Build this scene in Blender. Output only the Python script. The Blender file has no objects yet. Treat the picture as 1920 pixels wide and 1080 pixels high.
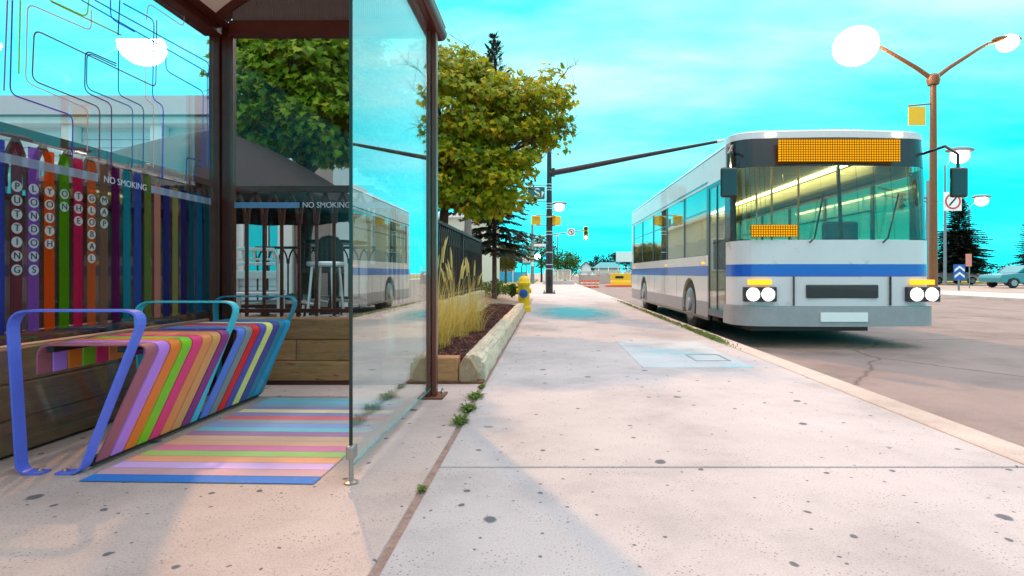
import bpy, math, random
from mathutils import Vector, Matrix
random.seed(7)
scn = bpy.context.scene
COL = scn.collection
R = math.radians

# ------------------------------------------------------------------ helpers
def lin(r, g, b):
    f = lambda c: (c/255/12.92) if c/255 <= .04045 else ((c/255+.055)/1.055)**2.4
    return (f(r), f(g), f(b), 1)

class MB:
    """collects faces, then links them as ONE mesh object"""
    def __init__(s): s.v = []; s.f = []; s.m = []; s.cur = 0
    def add(s, vs, fs):
        n = len(s.v); s.v += [tuple(v) for v in vs]
        s.f += [tuple(i+n for i in f) for f in fs]; s.m += [s.cur]*len(fs); return s
    def box(s, x0, x1, y0, y1, z0, z1):
        return s.add([(x0,y0,z0),(x1,y0,z0),(x1,y1,z0),(x0,y1,z0),(x0,y0,z1),(x1,y0,z1),(x1,y1,z1),(x0,y1,z1)],
                     [(3,2,1,0),(4,5,6,7),(0,1,5,4),(1,2,6,5),(2,3,7,6),(3,0,4,7)])
    def bar(s, a, b, w, h, up=(0,0,1)):
        a, b = Vector(a), Vector(b); d = (b-a).normalized(); u = Vector(up)
        if abs(d.dot(u)) > .98: u = Vector((0,1,0))
        r = d.cross(u).normalized(); u = r.cross(d)
        P = []
        for p in (a, b):
            for i, j in ((-1,-1),(1,-1),(1,1),(-1,1)): P.append(p+r*(i*w/2)+u*(j*h/2))
        return s.add(P, [(3,2,1,0),(4,5,6,7),(0,1,5,4),(1,2,6,5),(2,3,7,6),(3,0,4,7)])
    def tube(s, pts, rad, n=8, cap=True):
        pts = [Vector(p) for p in pts]
        if not isinstance(rad, (list, tuple)): rad = [rad]*len(pts)
        ref = None; V = []; F = []
        for i, p in enumerate(pts):
            d = (pts[min(i+1,len(pts)-1)]-pts[max(i-1,0)]).normalized()
            if ref is None:
                ref = Vector((0,0,1)) if abs(d.z) < .9 else Vector((1,0,0))
            x = ref - d*ref.dot(d)
            x.normalize(); y = d.cross(x); ref = x
            for k in range(n):
                a = 2*math.pi*k/n; V.append(p+(x*math.cos(a)+y*math.sin(a))*rad[i])
        for i in range(len(pts)-1):
            for k in range(n):
                F.append((i*n+k, i*n+(k+1)%n, (i+1)*n+(k+1)%n, (i+1)*n+k))
        if cap: F.append(tuple(range(n-1,-1,-1))); F.append(tuple((len(pts)-1)*n+k for k in range(n)))
        return s.add(V, F)
    def lathe(s, c, prof, n=20, axis='z'):
        V = []; F = []; c = Vector(c)
        for r, z in prof:
            for k in range(n):
                a = 2*math.pi*k/n; q = (r*math.cos(a), r*math.sin(a), z)
                if axis == 'y': q = (q[0], q[2], q[1])
                if axis == 'x': q = (q[2], q[0], q[1])
                V.append(c+Vector(q))
        for i in range(len(prof)-1):
            for k in range(n): F.append((i*n+k, i*n+(k+1)%n, (i+1)*n+(k+1)%n, (i+1)*n+k))
        F.append(tuple(range(n-1,-1,-1))); F.append(tuple((len(prof)-1)*n+k for k in range(n)))
        return s.add(V, F)
    def prism(s, poly, a0, a1, axis):
        """2D polygon extruded along an axis: x -> poly is (y,z); y -> (x,z); z -> (x,y)"""
        n = len(poly); q = {'x': lambda p,a: (a,p[0],p[1]), 'y': lambda p,a: (p[0],a,p[1]), 'z': lambda p,a: (p[0],p[1],a)}[axis]
        V = [q(p,a0) for p in poly]+[q(p,a1) for p in poly]
        F = [tuple(range(n-1,-1,-1)), tuple(range(n,2*n))]+[(i,(i+1)%n,n+(i+1)%n,n+i) for i in range(n)]
        return s.add(V, F)
    def strip(s, prof, t, a0, a1, axis):
        """flat bar: an open 2D centre line thickened by t and extruded along axis"""
        n = len(prof); L = []; Rr = []
        for i, p in enumerate(prof):
            a = Vector(prof[max(i-1,0)]); b = Vector(prof[min(i+1,n-1)]); d = (b-a).normalized()
            nn = Vector((-d.y, d.x)); L.append(Vector(p)+nn*t/2); Rr.append(Vector(p)-nn*t/2)
        for i in range(n-1):
            s.prism([L[i],L[i+1],Rr[i+1],Rr[i]], a0, a1, axis)
        return s
    def sphere(s, c, r, n=12, m=8, sc=(1,1,1)):
        V = []; F = []
        for j in range(m+1):
            th = math.pi*j/m
            for k in range(n):
                a = 2*math.pi*k/n
                V.append((c[0]+r*sc[0]*math.sin(th)*math.cos(a), c[1]+r*sc[1]*math.sin(th)*math.sin(a), c[2]+r*sc[2]*math.cos(th)))
        for j in range(m):
            for k in range(n): F.append((j*n+k,(j+1)*n+k,(j+1)*n+(k+1)%n,j*n+(k+1)%n))
        return s.add(V, F)
    def build(s, name, mat, parent=None, bevel=0, smooth=False, weld=True):
        o0 = base(parent); me = bpy.data.meshes.new(name)
        me.from_pydata([(v[0]-o0[0], v[1]-o0[1], v[2]-o0[2]) for v in s.v], [], s.f)
        mats = mat if isinstance(mat, (list, tuple)) else [mat]
        for m in mats: me.materials.append(m)
        if len(mats) > 1: me.polygons.foreach_set('material_index', s.m)
        if smooth: me.polygons.foreach_set('use_smooth', [True]*len(s.f))
        me.update()
        o = bpy.data.objects.new(name, me); COL.objects.link(o)
        if parent: o.parent = parent
        if smooth == 'auto':
            me.set_sharp_from_angle(angle=R(38))
        if bevel:
            b = o.modifiers.new('bevel', 'BEVEL'); b.width = bevel; b.segments = 2; b.limit_method = 'ANGLE'; b.angle_limit = R(40)
        return o

def base(p):
    x = Vector((0,0,0))
    while p is not None: x += p.location; p = p.parent
    return x
def tag(o, label=None, cat=None, group=None, kind=None):
    if label: o['label'] = label
    if cat: o['category'] = cat
    if group: o['group'] = group
    if kind: o['kind'] = kind
    return o
def thing(name, label, cat, loc=(0,0,0), group=None):
    o = bpy.data.objects.new(name, None); o.empty_display_size = .1; COL.objects.link(o); o.location = loc
    return tag(o, label, cat, group)
def copy_tree(o, parent=None):
    c = o.copy(); COL.objects.link(c); c.parent = parent
    for ch in [x for x in o.children]: copy_tree(ch, c)
    return c
def arc(cx, cy, r, a0, a1, n=6):
    return [(cx+r*math.cos(R(a0+(a1-a0)*i/n)), cy+r*math.sin(R(a0+(a1-a0)*i/n))) for i in range(n+1)]
def rounded(pts, r, n=5):
    """open polyline with its inner corners rounded"""
    out = [Vector(pts[0])]
    for i in range(1, len(pts)-1):
        p = Vector(pts[i]); a = (Vector(pts[i-1])-p); b = (Vector(pts[i+1])-p)
        k = min(r, a.length*.45, b.length*.45); A = p+a.normalized()*k; B = p+b.normalized()*k
        for j in range(n+1):
            t = j/n; out.append(A*(1-t)**2+p*2*t*(1-t)+B*t*t)
    out.append(Vector(pts[-1])); return out
def text(name, s, size, mat, parent, loc, right, up, extrude=.0008, align='CENTER', xs=1.0):
    cu = bpy.data.curves.new(name, 'FONT'); cu.body = s; cu.size = size; cu.extrude = extrude
    cu.align_x = align; cu.align_y = 'CENTER'
    t = bpy.data.objects.new(name, cu); COL.objects.link(t)
    dg = bpy.context.evaluated_depsgraph_get(); me = bpy.data.meshes.new_from_object(t.evaluated_get(dg))
    bpy.data.objects.remove(t)
    r, u = Vector(right), Vector(up); n = r.cross(u); b0 = base(parent); L = Vector(loc)-b0
    for v in me.vertices:
        c = v.co.copy(); v.co = L + r*c.x*xs + u*c.y + n*c.z
    me.materials.clear(); me.materials.append(mat); me.update()
    o = bpy.data.objects.new(name, me); COL.objects.link(o); o.parent = parent; return o

# ------------------------------------------------------------------ materials
def newmat(name):
    m = bpy.data.materials.new(name); m.use_nodes = True; nt = m.node_tree; nt.nodes.clear()
    out = nt.nodes.new('ShaderNodeOutputMaterial'); return m, nt, out
def N(nt, t, **k):
    n = nt.nodes.new(t)
    for a, b in k.items():
        if a in n.inputs: n.inputs[a].default_value = b
        else: setattr(n, a, b)
    return n
def ramp(nt, src, stops):
    r = nt.nodes.new('ShaderNodeValToRGB'); e = r.color_ramp.elements
    while len(e) < len(stops): e.new(.5)
    for i, (p, c) in enumerate(stops): e[i].position = p; e[i].color = c if len(c) == 4 else (*c, 1)
    nt.links.new(src, r.inputs[0]); return r
def mixc(nt, a, b, fac, mode='MIX'):
    m = nt.nodes.new('ShaderNodeMix'); m.data_type = 'RGBA'; m.blend_type = mode
    for sock, val in ((6, a), (7, b), (0, fac)):
        if hasattr(val, 'is_linked'): nt.links.new(val, m.inputs[sock])
        else: m.inputs[sock].default_value = val
    return m.outputs[2]
def sc(c, k): return (c[0]*k, c[1]*k, c[2]*k, 1)
def mat(name, c, rough=.6, metal=0, var=.12, scale=8, bump=.0, bscale=60, emit=None, estr=0, spec=.5, island=0, coat=0, stretch=None, wear=None):
    m, nt, out = newmat(name); L = nt.links
    p = N(nt, 'ShaderNodeBsdfPrincipled', Roughness=rough, Metallic=metal)
    p.inputs['Specular IOR Level'].default_value = spec
    p.inputs['Coat Weight'].default_value = coat
    c = c if len(c) == 4 else (*c, 1)
    tc = N(nt, 'ShaderNodeTexCoord'); vec = tc.outputs['Object']
    if stretch:
        mp = N(nt, 'ShaderNodeMapping'); mp.inputs['Scale'].default_value = stretch; L.new(vec, mp.inputs[0]); vec = mp.outputs[0]
    col = None
    if var:
        nz = N(nt, 'ShaderNodeTexNoise', Scale=scale, Detail=6, Roughness=.65); L.new(vec, nz.inputs['Vector'])
        col = ramp(nt, nz.outputs[0], [(.25, sc(c, 1-var)), (.5, c), (.75, sc(c, 1+var))]).outputs[0]
    if wear:
        nw = N(nt, 'ShaderNodeTexNoise', Scale=wear[1], Detail=8, Roughness=.7); L.new(vec, nw.inputs['Vector'])
        w = ramp(nt, nw.outputs[0], [(wear[2], (0,0,0)), (wear[2]+.1, (1,1,1))]).outputs[0]
        col = mixc(nt, col if col else c, wear[0], w)
    if island:
        g = N(nt, 'ShaderNodeNewGeometry')
        r2 = ramp(nt, g.outputs['Random Per Island'], [(0, (1-island,)*3), (1, (1+island,)*3)])
        col = mixc(nt, col if col else c, r2.outputs[0], 1.0, 'MULTIPLY')
    if col: L.new(col, p.inputs['Base Color'])
    else: p.inputs['Base Color'].default_value = c
    if bump:
        nb = N(nt, 'ShaderNodeTexNoise', Scale=bscale, Detail=5, Roughness=.6); L.new(vec, nb.inputs['Vector'])
        b = N(nt, 'ShaderNodeBump', Strength=bump, Distance=.02); L.new(nb.outputs[0], b.inputs['Height']); L.new(b.outputs[0], p.inputs['Normal'])
    if emit:
        p.inputs['Emission Color'].default_value = emit if len(emit) == 4 else (*emit, 1); p.inputs['Emission Strength'].default_value = estr
    L.new(p.outputs[0], out.inputs[0]); return m
def glow(name, c, s):
    m, nt, out = newmat(name); e = N(nt, 'ShaderNodeEmission', Strength=s); e.inputs[0].default_value = (*c, 1)
    nt.links.new(e.outputs[0], out.inputs[0]); return m
def glass(name, tint=(.9,.97,.96), r0=.05, power=5.0, kmax=1.0, rough=.0, dirt=.0, refl=(1,1,1)):
    """a pane: clear or tinted, with a mirror that grows towards grazing view, and a little dirt"""
    m, nt, out = newmat(name); L = nt.links
    lw = N(nt, 'ShaderNodeLayerWeight', Blend=.5)
    pw = N(nt, 'ShaderNodeMath', operation='POWER'); L.new(lw.outputs['Facing'], pw.inputs[0]); pw.inputs[1].default_value = power
    ma = N(nt, 'ShaderNodeMath', operation='MULTIPLY_ADD'); L.new(pw.outputs[0], ma.inputs[0]); ma.inputs[1].default_value = kmax-r0; ma.inputs[2].default_value = r0
    t = N(nt, 'ShaderNodeBsdfTransparent'); t.inputs[0].default_value = (*tint, 1)
    g = N(nt, 'ShaderNodeBsdfGlossy', Roughness=rough); g.inputs[0].default_value = (*refl,1)
    mx = N(nt, 'ShaderNodeMixShader'); L.new(ma.outputs[0], mx.inputs[0]); L.new(t.outputs[0], mx.inputs[1]); L.new(g.outputs[0], mx.inputs[2])
    res = mx.outputs[0]
    if dirt:
        d = N(nt, 'ShaderNodeBsdfDiffuse'); d.inputs[0].default_value = (.6,.58,.55,1)
        tc = N(nt, 'ShaderNodeTexCoord'); nz = N(nt, 'ShaderNodeTexNoise', Scale=9, Detail=8, Roughness=.75); L.new(tc.outputs['Object'], nz.inputs['Vector'])
        r = ramp(nt, nz.outputs[0], [(.45, (0,0,0)), (.8, (dirt,)*3)])
        m2 = N(nt, 'ShaderNodeMixShader'); L.new(r.outputs[0], m2.inputs[0]); L.new(res, m2.inputs[1]); L.new(d.outputs[0], m2.inputs[2]); res = m2.outputs[0]
    L.new(res, out.inputs[0]); return m
def film(name, c, alpha=.6):
    """translucent coloured vinyl on glass: part of the light passes, coloured"""
    m, nt, out = newmat(name); L = nt.links
    t = N(nt, 'ShaderNodeBsdfTransparent'); t.inputs[0].default_value = (*[.25+.75*x for x in c[:3]], 1)
    d = N(nt, 'ShaderNodeBsdfDiffuse'); d.inputs[0].default_value = (*c[:3], 1)
    tl = N(nt, 'ShaderNodeBsdfTranslucent'); tl.inputs[0].default_value = (*c[:3], 1)
    a = N(nt, 'ShaderNodeMixShader'); a.inputs[0].default_value = .45; L.new(d.outputs[0], a.inputs[1]); L.new(tl.outputs[0], a.inputs[2])
    mx = N(nt, 'ShaderNodeMixShader'); mx.inputs[0].default_value = alpha; L.new(t.outputs[0], mx.inputs[1]); L.new(a.outputs[0], mx.inputs[2])
    L.new(mx.outputs[0], out.inputs[0]); return m
def leafmat(name, c1, c2, c3=None, trans=.35, rough=.5):
    m, nt, out = newmat(name); L = nt.links
    g = N(nt, 'ShaderNodeNewGeometry')
    st = [(0, c1), (1, c2)] if c3 is None else [(0, c1), (.8, c2), (1, c3)]
    r = ramp(nt, g.outputs['Random Per Island'], st)
    p = N(nt, 'ShaderNodeBsdfPrincipled', Roughness=rough); L.new(r.outputs[0], p.inputs['Base Color'])
    p.inputs['Specular IOR Level'].default_value = .3
    tl = N(nt, 'ShaderNodeBsdfTranslucent'); L.new(r.outputs[0], tl.inputs[0])
    mx = N(nt, 'ShaderNodeMixShader'); mx.inputs[0].default_value = trans; L.new(p.outputs[0], mx.inputs[1]); L.new(tl.outputs[0], mx.inputs[2])
    L.new(mx.outputs[0], out.inputs[0]); return m

def concrete(name, c, spot=.7, gum=True, stain_or_cast=None, crack=None):
    m, nt, out = newmat(name); L = nt.links
    p = N(nt, 'ShaderNodeBsdfPrincipled', Roughness=.85); p.inputs['Specular IOR Level'].default_value = .25
    tc = N(nt, 'ShaderNodeTexCoord'); v = tc.outputs['Object']
    n1 = N(nt, 'ShaderNodeTexNoise', Scale=1.1, Detail=8, Roughness=.65); L.new(v, n1.inputs['Vector'])
    col = ramp(nt, n1.outputs[0], [(.28, sc(c,.70)), (.5, c), (.72, sc(c,1.15))]).outputs[0]
    n2 = N(nt, 'ShaderNodeTexNoise', Scale=150, Detail=5, Roughness=.8); L.new(v, n2.inputs['Vector'])
    col = mixc(nt, col, ramp(nt, n2.outputs[0], [(.28, (.62,.60,.60)), (.48, (1,1,1)), (.72, (1.14,1.13,1.12))]).outputs[0], 1.0, 'MULTIPLY')
    # pitted aggregate
    v1 = N(nt, 'ShaderNodeTexVoronoi', Scale=42, voronoi_dimensions='2D'); L.new(v, v1.inputs['Vector'])
    sp = ramp(nt, v1.outputs['Distance'], [(.07, (spot,)*3), (.15, (0,0,0))]).outputs[0]
    n5 = N(nt, 'ShaderNodeTexNoise', Scale=9, Detail=2); L.new(v, n5.inputs['Vector'])
    sp2 = mixc(nt, sp, ramp(nt, n5.outputs[0], [(.48,(0,0,0)),(.62,(1,1,1))]).outputs[0], 1.0, 'MULTIPLY')
    col = mixc(nt, col, (.12,.09,.09,1), sp2)
    if gum:
        mp = N(nt, 'ShaderNodeMapping'); mp.inputs['Scale'].default_value = (1,1,.02); L.new(v, mp.inputs[0])
        nd = N(nt, 'ShaderNodeTexNoise', Scale=14, Detail=3); L.new(mp.outputs[0], nd.inputs['Vector'])
        vv = mixc(nt, mp.outputs[0], nd.outputs['Color'], .03)
        for scl, th, k in ((1.9, .045, .45), (4.3, .05, .60), (11, .06, .78)):
            vo = N(nt, 'ShaderNodeTexVoronoi', Scale=scl, voronoi_dimensions='2D'); L.new(vv, vo.inputs['Vector'])
            g1 = ramp(nt, vo.outputs['Distance'], [(th*.8, (1,1,1)), (th*1.15, (0,0,0))]).outputs[0]
            sep = N(nt, 'ShaderNodeSeparateColor'); L.new(vo.outputs['Color'], sep.inputs[0])
            g2 = ramp(nt, sep.outputs[0], [(k, (0,0,0)), (k+.02, (.85,.85,.85))]).outputs[0]
            col = mixc(nt, col, (.075,.085,.10,1), mixc(nt, g1, g2, 1.0, 'MULTIPLY'))
    if stain_or_cast:
        n3 = N(nt, 'ShaderNodeTexNoise', Scale=stain_or_cast[1], Detail=5, Roughness=.6); L.new(v, n3.inputs['Vector'])
        col = mixc(nt, col, stain_or_cast[0], ramp(nt, n3.outputs[0], [(stain_or_cast[2], (0,0,0)), (stain_or_cast[2]+.12, (stain_or_cast[3],)*3)]).outputs[0])
    if crack:
        nd = N(nt, 'ShaderNodeTexNoise', Scale=1.6, Detail=7, Roughness=.65); L.new(v, nd.inputs['Vector'])
        vv = mixc(nt, v, nd.outputs['Color'], .28)
        ve = N(nt, 'ShaderNodeTexVoronoi', Scale=crack, voronoi_dimensions='2D', feature='DISTANCE_TO_EDGE'); L.new(vv, ve.inputs['Vector'])
        col = mixc(nt, col, (.09,.07,.065,1), ramp(nt, ve.outputs['Distance'], [(.002, (.8,.8,.8)), (.005, (0,0,0))]).outputs[0])
    L.new(col, p.inputs['Base Color'])
    b = N(nt, 'ShaderNodeBump', Strength=.35, Distance=.01); L.new(n2.outputs[0], b.inputs['Height']); L.new(b.outputs[0], p.inputs['Normal'])
    L.new(p.outputs[0], out.inputs[0]); return m
# ------------------------------------------------------------------ setting: ground, pavement, kerb, road
M = {}
M['conc'] = concrete('concrete_pavement', (.50,.445,.435,1), spot=.75)
M['conc2'] = concrete('concrete_shelter_pad', (.54,.43,.39,1), spot=.8)
M['kerb'] = concrete('concrete_kerb', (.56,.46,.40,1), spot=.5, gum=False)
M['plaza'] = concrete('concrete_plaza', (.56,.475,.45,1), spot=.3, gum=False)
M['patch'] = concrete('concrete_patch', (.50,.52,.53,1), spot=.4, gum=False, stain_or_cast=((.06,.50,.55,1), .8, .52, .6))  # cyan blotches are a grading cast painted into the slab colour
M['road'] = concrete('road_concrete', (.28,.215,.195,1), spot=.7, gum=False, stain_or_cast=((.12,.085,.07,1), .5, .58, .6), crack=.33)
M['soil'] = mat('soil', (.34,.225,.185), .95, var=.4, scale=40, bump=.6, bscale=90)
M['ground'] = mat('far_ground', (.40,.31,.26), .9, var=.15, scale=.4)
M['lawn'] = mat('lawn_grass', (.30,.27,.06), .95, var=.35, scale=2.5, bump=.5, bscale=30)
M['gravel'] = mat('gravel', (.36,.27,.20), .95, var=.5, scale=22, bump=.9, bscale=40)
M['mulch'] = mat('mulch', (.075,.026,.020), .95, var=.5, scale=30, bump=.8, bscale=70)
M['tar'] = mat('tar', (.05,.04,.04), .9)

def struct(mb, name, m, **k): return tag(mb.build(name, m, **k), kind='structure')
struct(MB().add([(-900,-900,-.135),(900,-900,-.135),(900,900,-.135),(-900,900,-.135)], [(0,1,2,3)]), 'ground', M['ground'])
struct(MB().box(2.2,15,-25,160,-.6,-.118), 'road', M['road'])
struct(MB().box(-4,2.0,-4,17,-.6,-.007), 'soil_bed', M['soil'])
s = MB()
s.box(-.448,1.988,-3,2.194,-.1,0); s.box(-.448,1.988,2.208,10.69,-.1,0); s.box(-.448,1.988,10.705,16.98,-.1,-.001)
struct(s, 'sidewalk', M['conc'], bevel=.006)
struct(MB().box(-2.34,-.478,-3,3.86,-.1,-.001), 'shelter_pad', M['conc2'], bevel=.006)
k = MB()
for y0, y1 in ((-3,1.2),(1.206,4.2),(4.206,7.2),(7.206,10.2),(10.206,13.2),(13.206,17)): k.box(2.0,2.2,y0,y1,-.3,.002)
struct(k, 'kerb', M['kerb'], bevel=.018)
struct(MB().box(-40,2.2,17.02,23.5,-.3,-.004), 'plaza', M['plaza'], bevel=.02)
struct(MB().box(-40,2.2,23.55,42,-.3,-.004), 'far_pavement', M['plaza'])
struct(MB().box(-60,-1.3,24.5,70,-.2,.012), 'lawn', M['lawn'])
struct(MB().box(-6,-.62,11.15,13.6,-.2,-.0005), 'footpath', M['plaza'], bevel=.01)
g = MB(); nx, ny = 26, 22
for j in range(ny+1):
    for i in range(nx+1):
        x = -6+5.2*i/nx; y = 13.4+5.0*j/ny
        e = min(1, (1-abs(2*i/nx-1))*3, (1-abs(2*j/ny-1))*3)
        g.v.append((x, y, -.02+.30*e*(.7+.5*math.sin(x*2.1)*math.cos(y*1.7)+random.uniform(-.12,.12))))
for j in range(ny):
    for i in range(nx): g.f.append((j*(nx+1)+i, j*(nx+1)+i+1, (j+1)*(nx+1)+i+1, (j+1)*(nx+1)+i)); g.m.append(0)
struct(g, 'gravel_bed', M['gravel'], smooth=True)
struct(MB().box(.80,1.74,4.49,6.25,-.01,.004), 'pavement_patch', M['patch'], bevel=.002)
# pale blue-green grading cast painted across the pavement near the hydrant
m_, nt_, out_ = newmat('cyan_cast'); tc_ = N(nt_,'ShaderNodeTexCoord'); d_ = N(nt_,'ShaderNodeBsdfPrincipled',Roughness=.8); d_.inputs['Base Color'].default_value = (.07,.46,.50,1)
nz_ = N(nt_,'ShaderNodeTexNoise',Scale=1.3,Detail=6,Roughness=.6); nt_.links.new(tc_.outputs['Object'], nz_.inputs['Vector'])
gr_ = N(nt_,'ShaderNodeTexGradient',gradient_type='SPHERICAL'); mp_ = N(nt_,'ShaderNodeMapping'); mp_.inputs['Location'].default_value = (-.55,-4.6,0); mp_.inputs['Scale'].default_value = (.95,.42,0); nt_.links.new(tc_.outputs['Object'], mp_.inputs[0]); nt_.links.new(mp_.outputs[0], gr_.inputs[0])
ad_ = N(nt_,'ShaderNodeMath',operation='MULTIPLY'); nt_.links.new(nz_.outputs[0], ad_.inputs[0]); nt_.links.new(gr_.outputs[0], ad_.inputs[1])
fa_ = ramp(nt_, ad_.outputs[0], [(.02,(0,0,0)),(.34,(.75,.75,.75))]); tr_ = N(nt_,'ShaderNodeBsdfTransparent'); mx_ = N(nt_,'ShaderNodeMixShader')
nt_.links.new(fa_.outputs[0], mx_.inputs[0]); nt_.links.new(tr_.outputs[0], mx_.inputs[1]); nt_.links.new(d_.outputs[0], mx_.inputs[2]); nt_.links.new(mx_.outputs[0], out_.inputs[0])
struct(MB().add([(-.40,8.4,.004),(1.7,8.4,.004),(1.7,13.4,.004),(-.40,13.4,.004)],[(0,1,2,3)]), 'pavement_cast', m_)
# weathered steel lid frame let into the patch
fr = MB()
for a in ((1.34,1.66,4.82,4.835),(1.34,1.66,5.19,5.205),(1.34,1.355,4.836,5.189),(1.645,1.66,4.836,5.189)): fr.box(*a,.0045,.009)
tag(fr.build('utility_cover', mat('lid_metal',(.45,.42,.40),.5,.6)), 'flat square utility cover frame set in the bluish pavement patch', 'utility cover')
# tar line along the kerb foot and a crack across the road
t = MB(); y = -2
while y < 16.5:
    w = random.uniform(.012,.04); t.box(2.2005, 2.2005+w, y, y+.25, -.13, -.113); y += .25
struct(t, 'gutter_line', M['tar'])

# ------------------------------------------------------------------ slat colours, shared by the bench, the paint and the glass
SL = [('blue',(84,98,196)),('mauve',(150,78,92)),('lilac',(176,112,204)),('orange',(240,108,30)),('lime green',(120,176,22)),
      ('crimson pink',(226,48,110)),('peach orange',(226,126,72)),('tan',(206,138,82)),('plum',(132,40,112)),('teal',(52,170,190)),
      ('periwinkle blue',(84,112,200)),('grey',(120,126,128)),('red',(240,24,28)),('indigo',(78,72,160)),('cream',(250,208,120)),
      ('violet',(72,62,140)),('dusty teal',(38,118,146)),('cyan',(14,142,190)),('dark teal',(46,120,140))]
Y0, PITCH = 2.13, .0722
def paint(name, c, **k): c = [min(255, x*1.16+4) for x in c]; return mat(name, lin(*c), .42, 0, var=.06, scale=14, bump=.03, bscale=120, spec=.5, wear=((.16,.11,.10,1), 26, .64), **k)

# painted bands on the pavement, one per slat
ps = MB(); mats = []
for i, (nm, c) in enumerate(SL):
    y = Y0 + PITCH*i - .085; c2 = [min(255, x*.58+118) for x in c]
    if i == 0: c2 = (40,120,205)
    mm, nt, out = newmat('pavement_paint_'+nm.replace(' ','_'))
    p = N(nt,'ShaderNodeBsdfPrincipled',Roughness=.7); tc = N(nt,'ShaderNodeTexCoord')
    nz = N(nt,'ShaderNodeTexNoise',Scale=38,Detail=10,Roughness=.8); nt.links.new(tc.outputs['Object'], nz.inputs['Vector'])
    n2 = N(nt,'ShaderNodeTexNoise',Scale=3,Detail=5); nt.links.new(tc.outputs['Object'], n2.inputs['Vector'])
    worn = ramp(nt, nz.outputs[0], [(.57,(0,0,0)),(.74,(.8,.8,.8))]).outputs[0]
    tone = ramp(nt, n2.outputs[0], [(.3, sc(lin(*c2),.85)),(.7, sc(lin(*c2),1.12))]).outputs[0]
    nt.links.new(mixc(nt, tone, (.55,.43,.38,1), worn), p.inputs['Base Color']); nt.links.new(p.outputs[0], out.inputs[0])
    mats.append(mm); ps.cur = i
    x0, x1 = -1.80+.0015*i, -.885
    ps.add([(x0,y,.003),(x1,y-.028,.003),(x1,y+.070-.028,.003),(x0,y+.070,.003)], [(0,1,2,3)])
struct(ps, 'pavement_paint', mats)

# ------------------------------------------------------------------ bench of bent painted flats
bench = thing('bench', 'rainbow bench of bent painted metal slats with three tall arm hoops', 'bench', (-1.85,2.8,0))
def hoop(i, y):
    nm, c = SL[i]; m = paint('hoop_'+nm.replace(' ','_'), c)
    ctr = rounded([(-2.01,.004),(-2.105,.004),(-2.145,.65),(-1.605,.65),(-1.86,.004),(-1.955,.004)], .085, 6)
    b = MB(); b.strip(ctr, .009, y-.024, y+.024, 'y')
    h = b.build('arm_hoop', m, bench, smooth='auto', bevel=.001)
    tag(h, f'{nm} arm hoop standing above the seat')
    for x in (-2.03,-1.93):
        MB().lathe((x,y,.008), [(.0001,0),(.011,0),(.011,.004),(.006,.009),(.0001,.0095)], 8).build('bolt', M['steel'], h)
    return h
M['steel'] = mat('dull_steel', (.42,.38,.36), .4, .9)
M['dark'] = mat('dark_frame', (.03,.022,.02), .5, .3)
for i, (nm, c) in enumerate(SL):
    y = Y0 + PITCH*i + .005
    if i in (0, 9, 18): hoop(i, y); continue
    b = MB(); b.strip(rounded([(-2.085,.385),(-2.085,.505),(-1.625,.505),(-1.845,.03)], .055, 7), .007, y-.0315, y+.0315, 'y')
    tag(b.build('slat', paint('slat_'+nm.replace(' ','_'), c), bench, smooth='auto', bevel=.001), nm+' slat')
fb = MB()
fb.box(-1.885,-1.85,Y0+.04,Y0+PITCH*18-.02,.012,.045)
fb.box(-2.05,-2.02,Y0+.05,Y0+PITCH*18-.03,.475,.499); fb.box(-1.76,-1.73,Y0+.05,Y0+PITCH*18-.03,.475,.499)
fb.build('rail', M['dark'], bench, bevel=.002)

# ------------------------------------------------------------------ bus shelter
M['bronze'] = mat('bronze_frame', (.085,.016,.009), .3, .0, var=.25, scale=12, spec=.35)
M['bronze2'] = mat('bronze_post', (.16,.052,.036), .22, .5, var=.2, scale=10)
M['rust'] = mat('rusty_plate', (.22,.085,.045), .8, .3, var=.5, scale=30, bump=.4)
M['gasket'] = mat('glass_edge', (.012,.022,.018), .2)
M['pane_side'] = glass('glass_side', (.92,.95,.94), r0=.09, power=2.5, kmax=.98, dirt=.008, refl=(.92,1,1))
M['pane_back'] = glass('glass_back', (.93,.96,.97), r0=.03, power=3.0, kmax=.8, dirt=.0)
M['pane_end'] = glass('glass_end', (.96,.975,.97), r0=.008, power=4, dirt=.0)
M['poly'] = mat('ribbed_polycarbonate', (.20,.17,.165), .5, 0, var=.1)
sh = thing('bus_shelter', 'bronze framed glass bus shelter with coloured stripes on its back pane', 'bus shelter', (-1.5,3.5,0))
def spart(mb, n, m, p=None, **k): return mb.build(n, m, p or sh, **k)
cp = MB().box(-2.225,-2.155,3.50,3.60,0,2.45).box(-2.153,-2.10,3.515,3.60,0,2.45); cp.box(-2.098,-2.07,3.50,3.55,0,2.36)
cpo = spart(cp, 'post', M['bronze'], bevel=.006)
spart(MB().box(-2.26,-2.02,3.47,3.64,.0,.012), 'base_plate', M['rust'], cpo, bevel=.002)
rp = MB(); rp.box(-.785,-.748,3.40,3.47,.01,2.36); rp.box(-.745,-.712,3.405,3.465,.01,2.36)
rpo = spart(rp, 'post', M['bronze2'], bevel=.007)
spart(MB().box(-.83,-.665,3.37,3.55,.0,.012), 'base_plate', M['rust'], rpo, bevel=.002)
MB().lathe((-.69,3.50,.012), [(.0001,0),(.016,0),(.014,.012),(.008,.02),(.006,.035),(.0001,.036)], 8).build('bolt', M['steel'], rpo)
npst = spart(MB().box(-2.235,-2.15,.70,.80,0,2.45), 'post', M['bronze'], bevel=.006)
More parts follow.
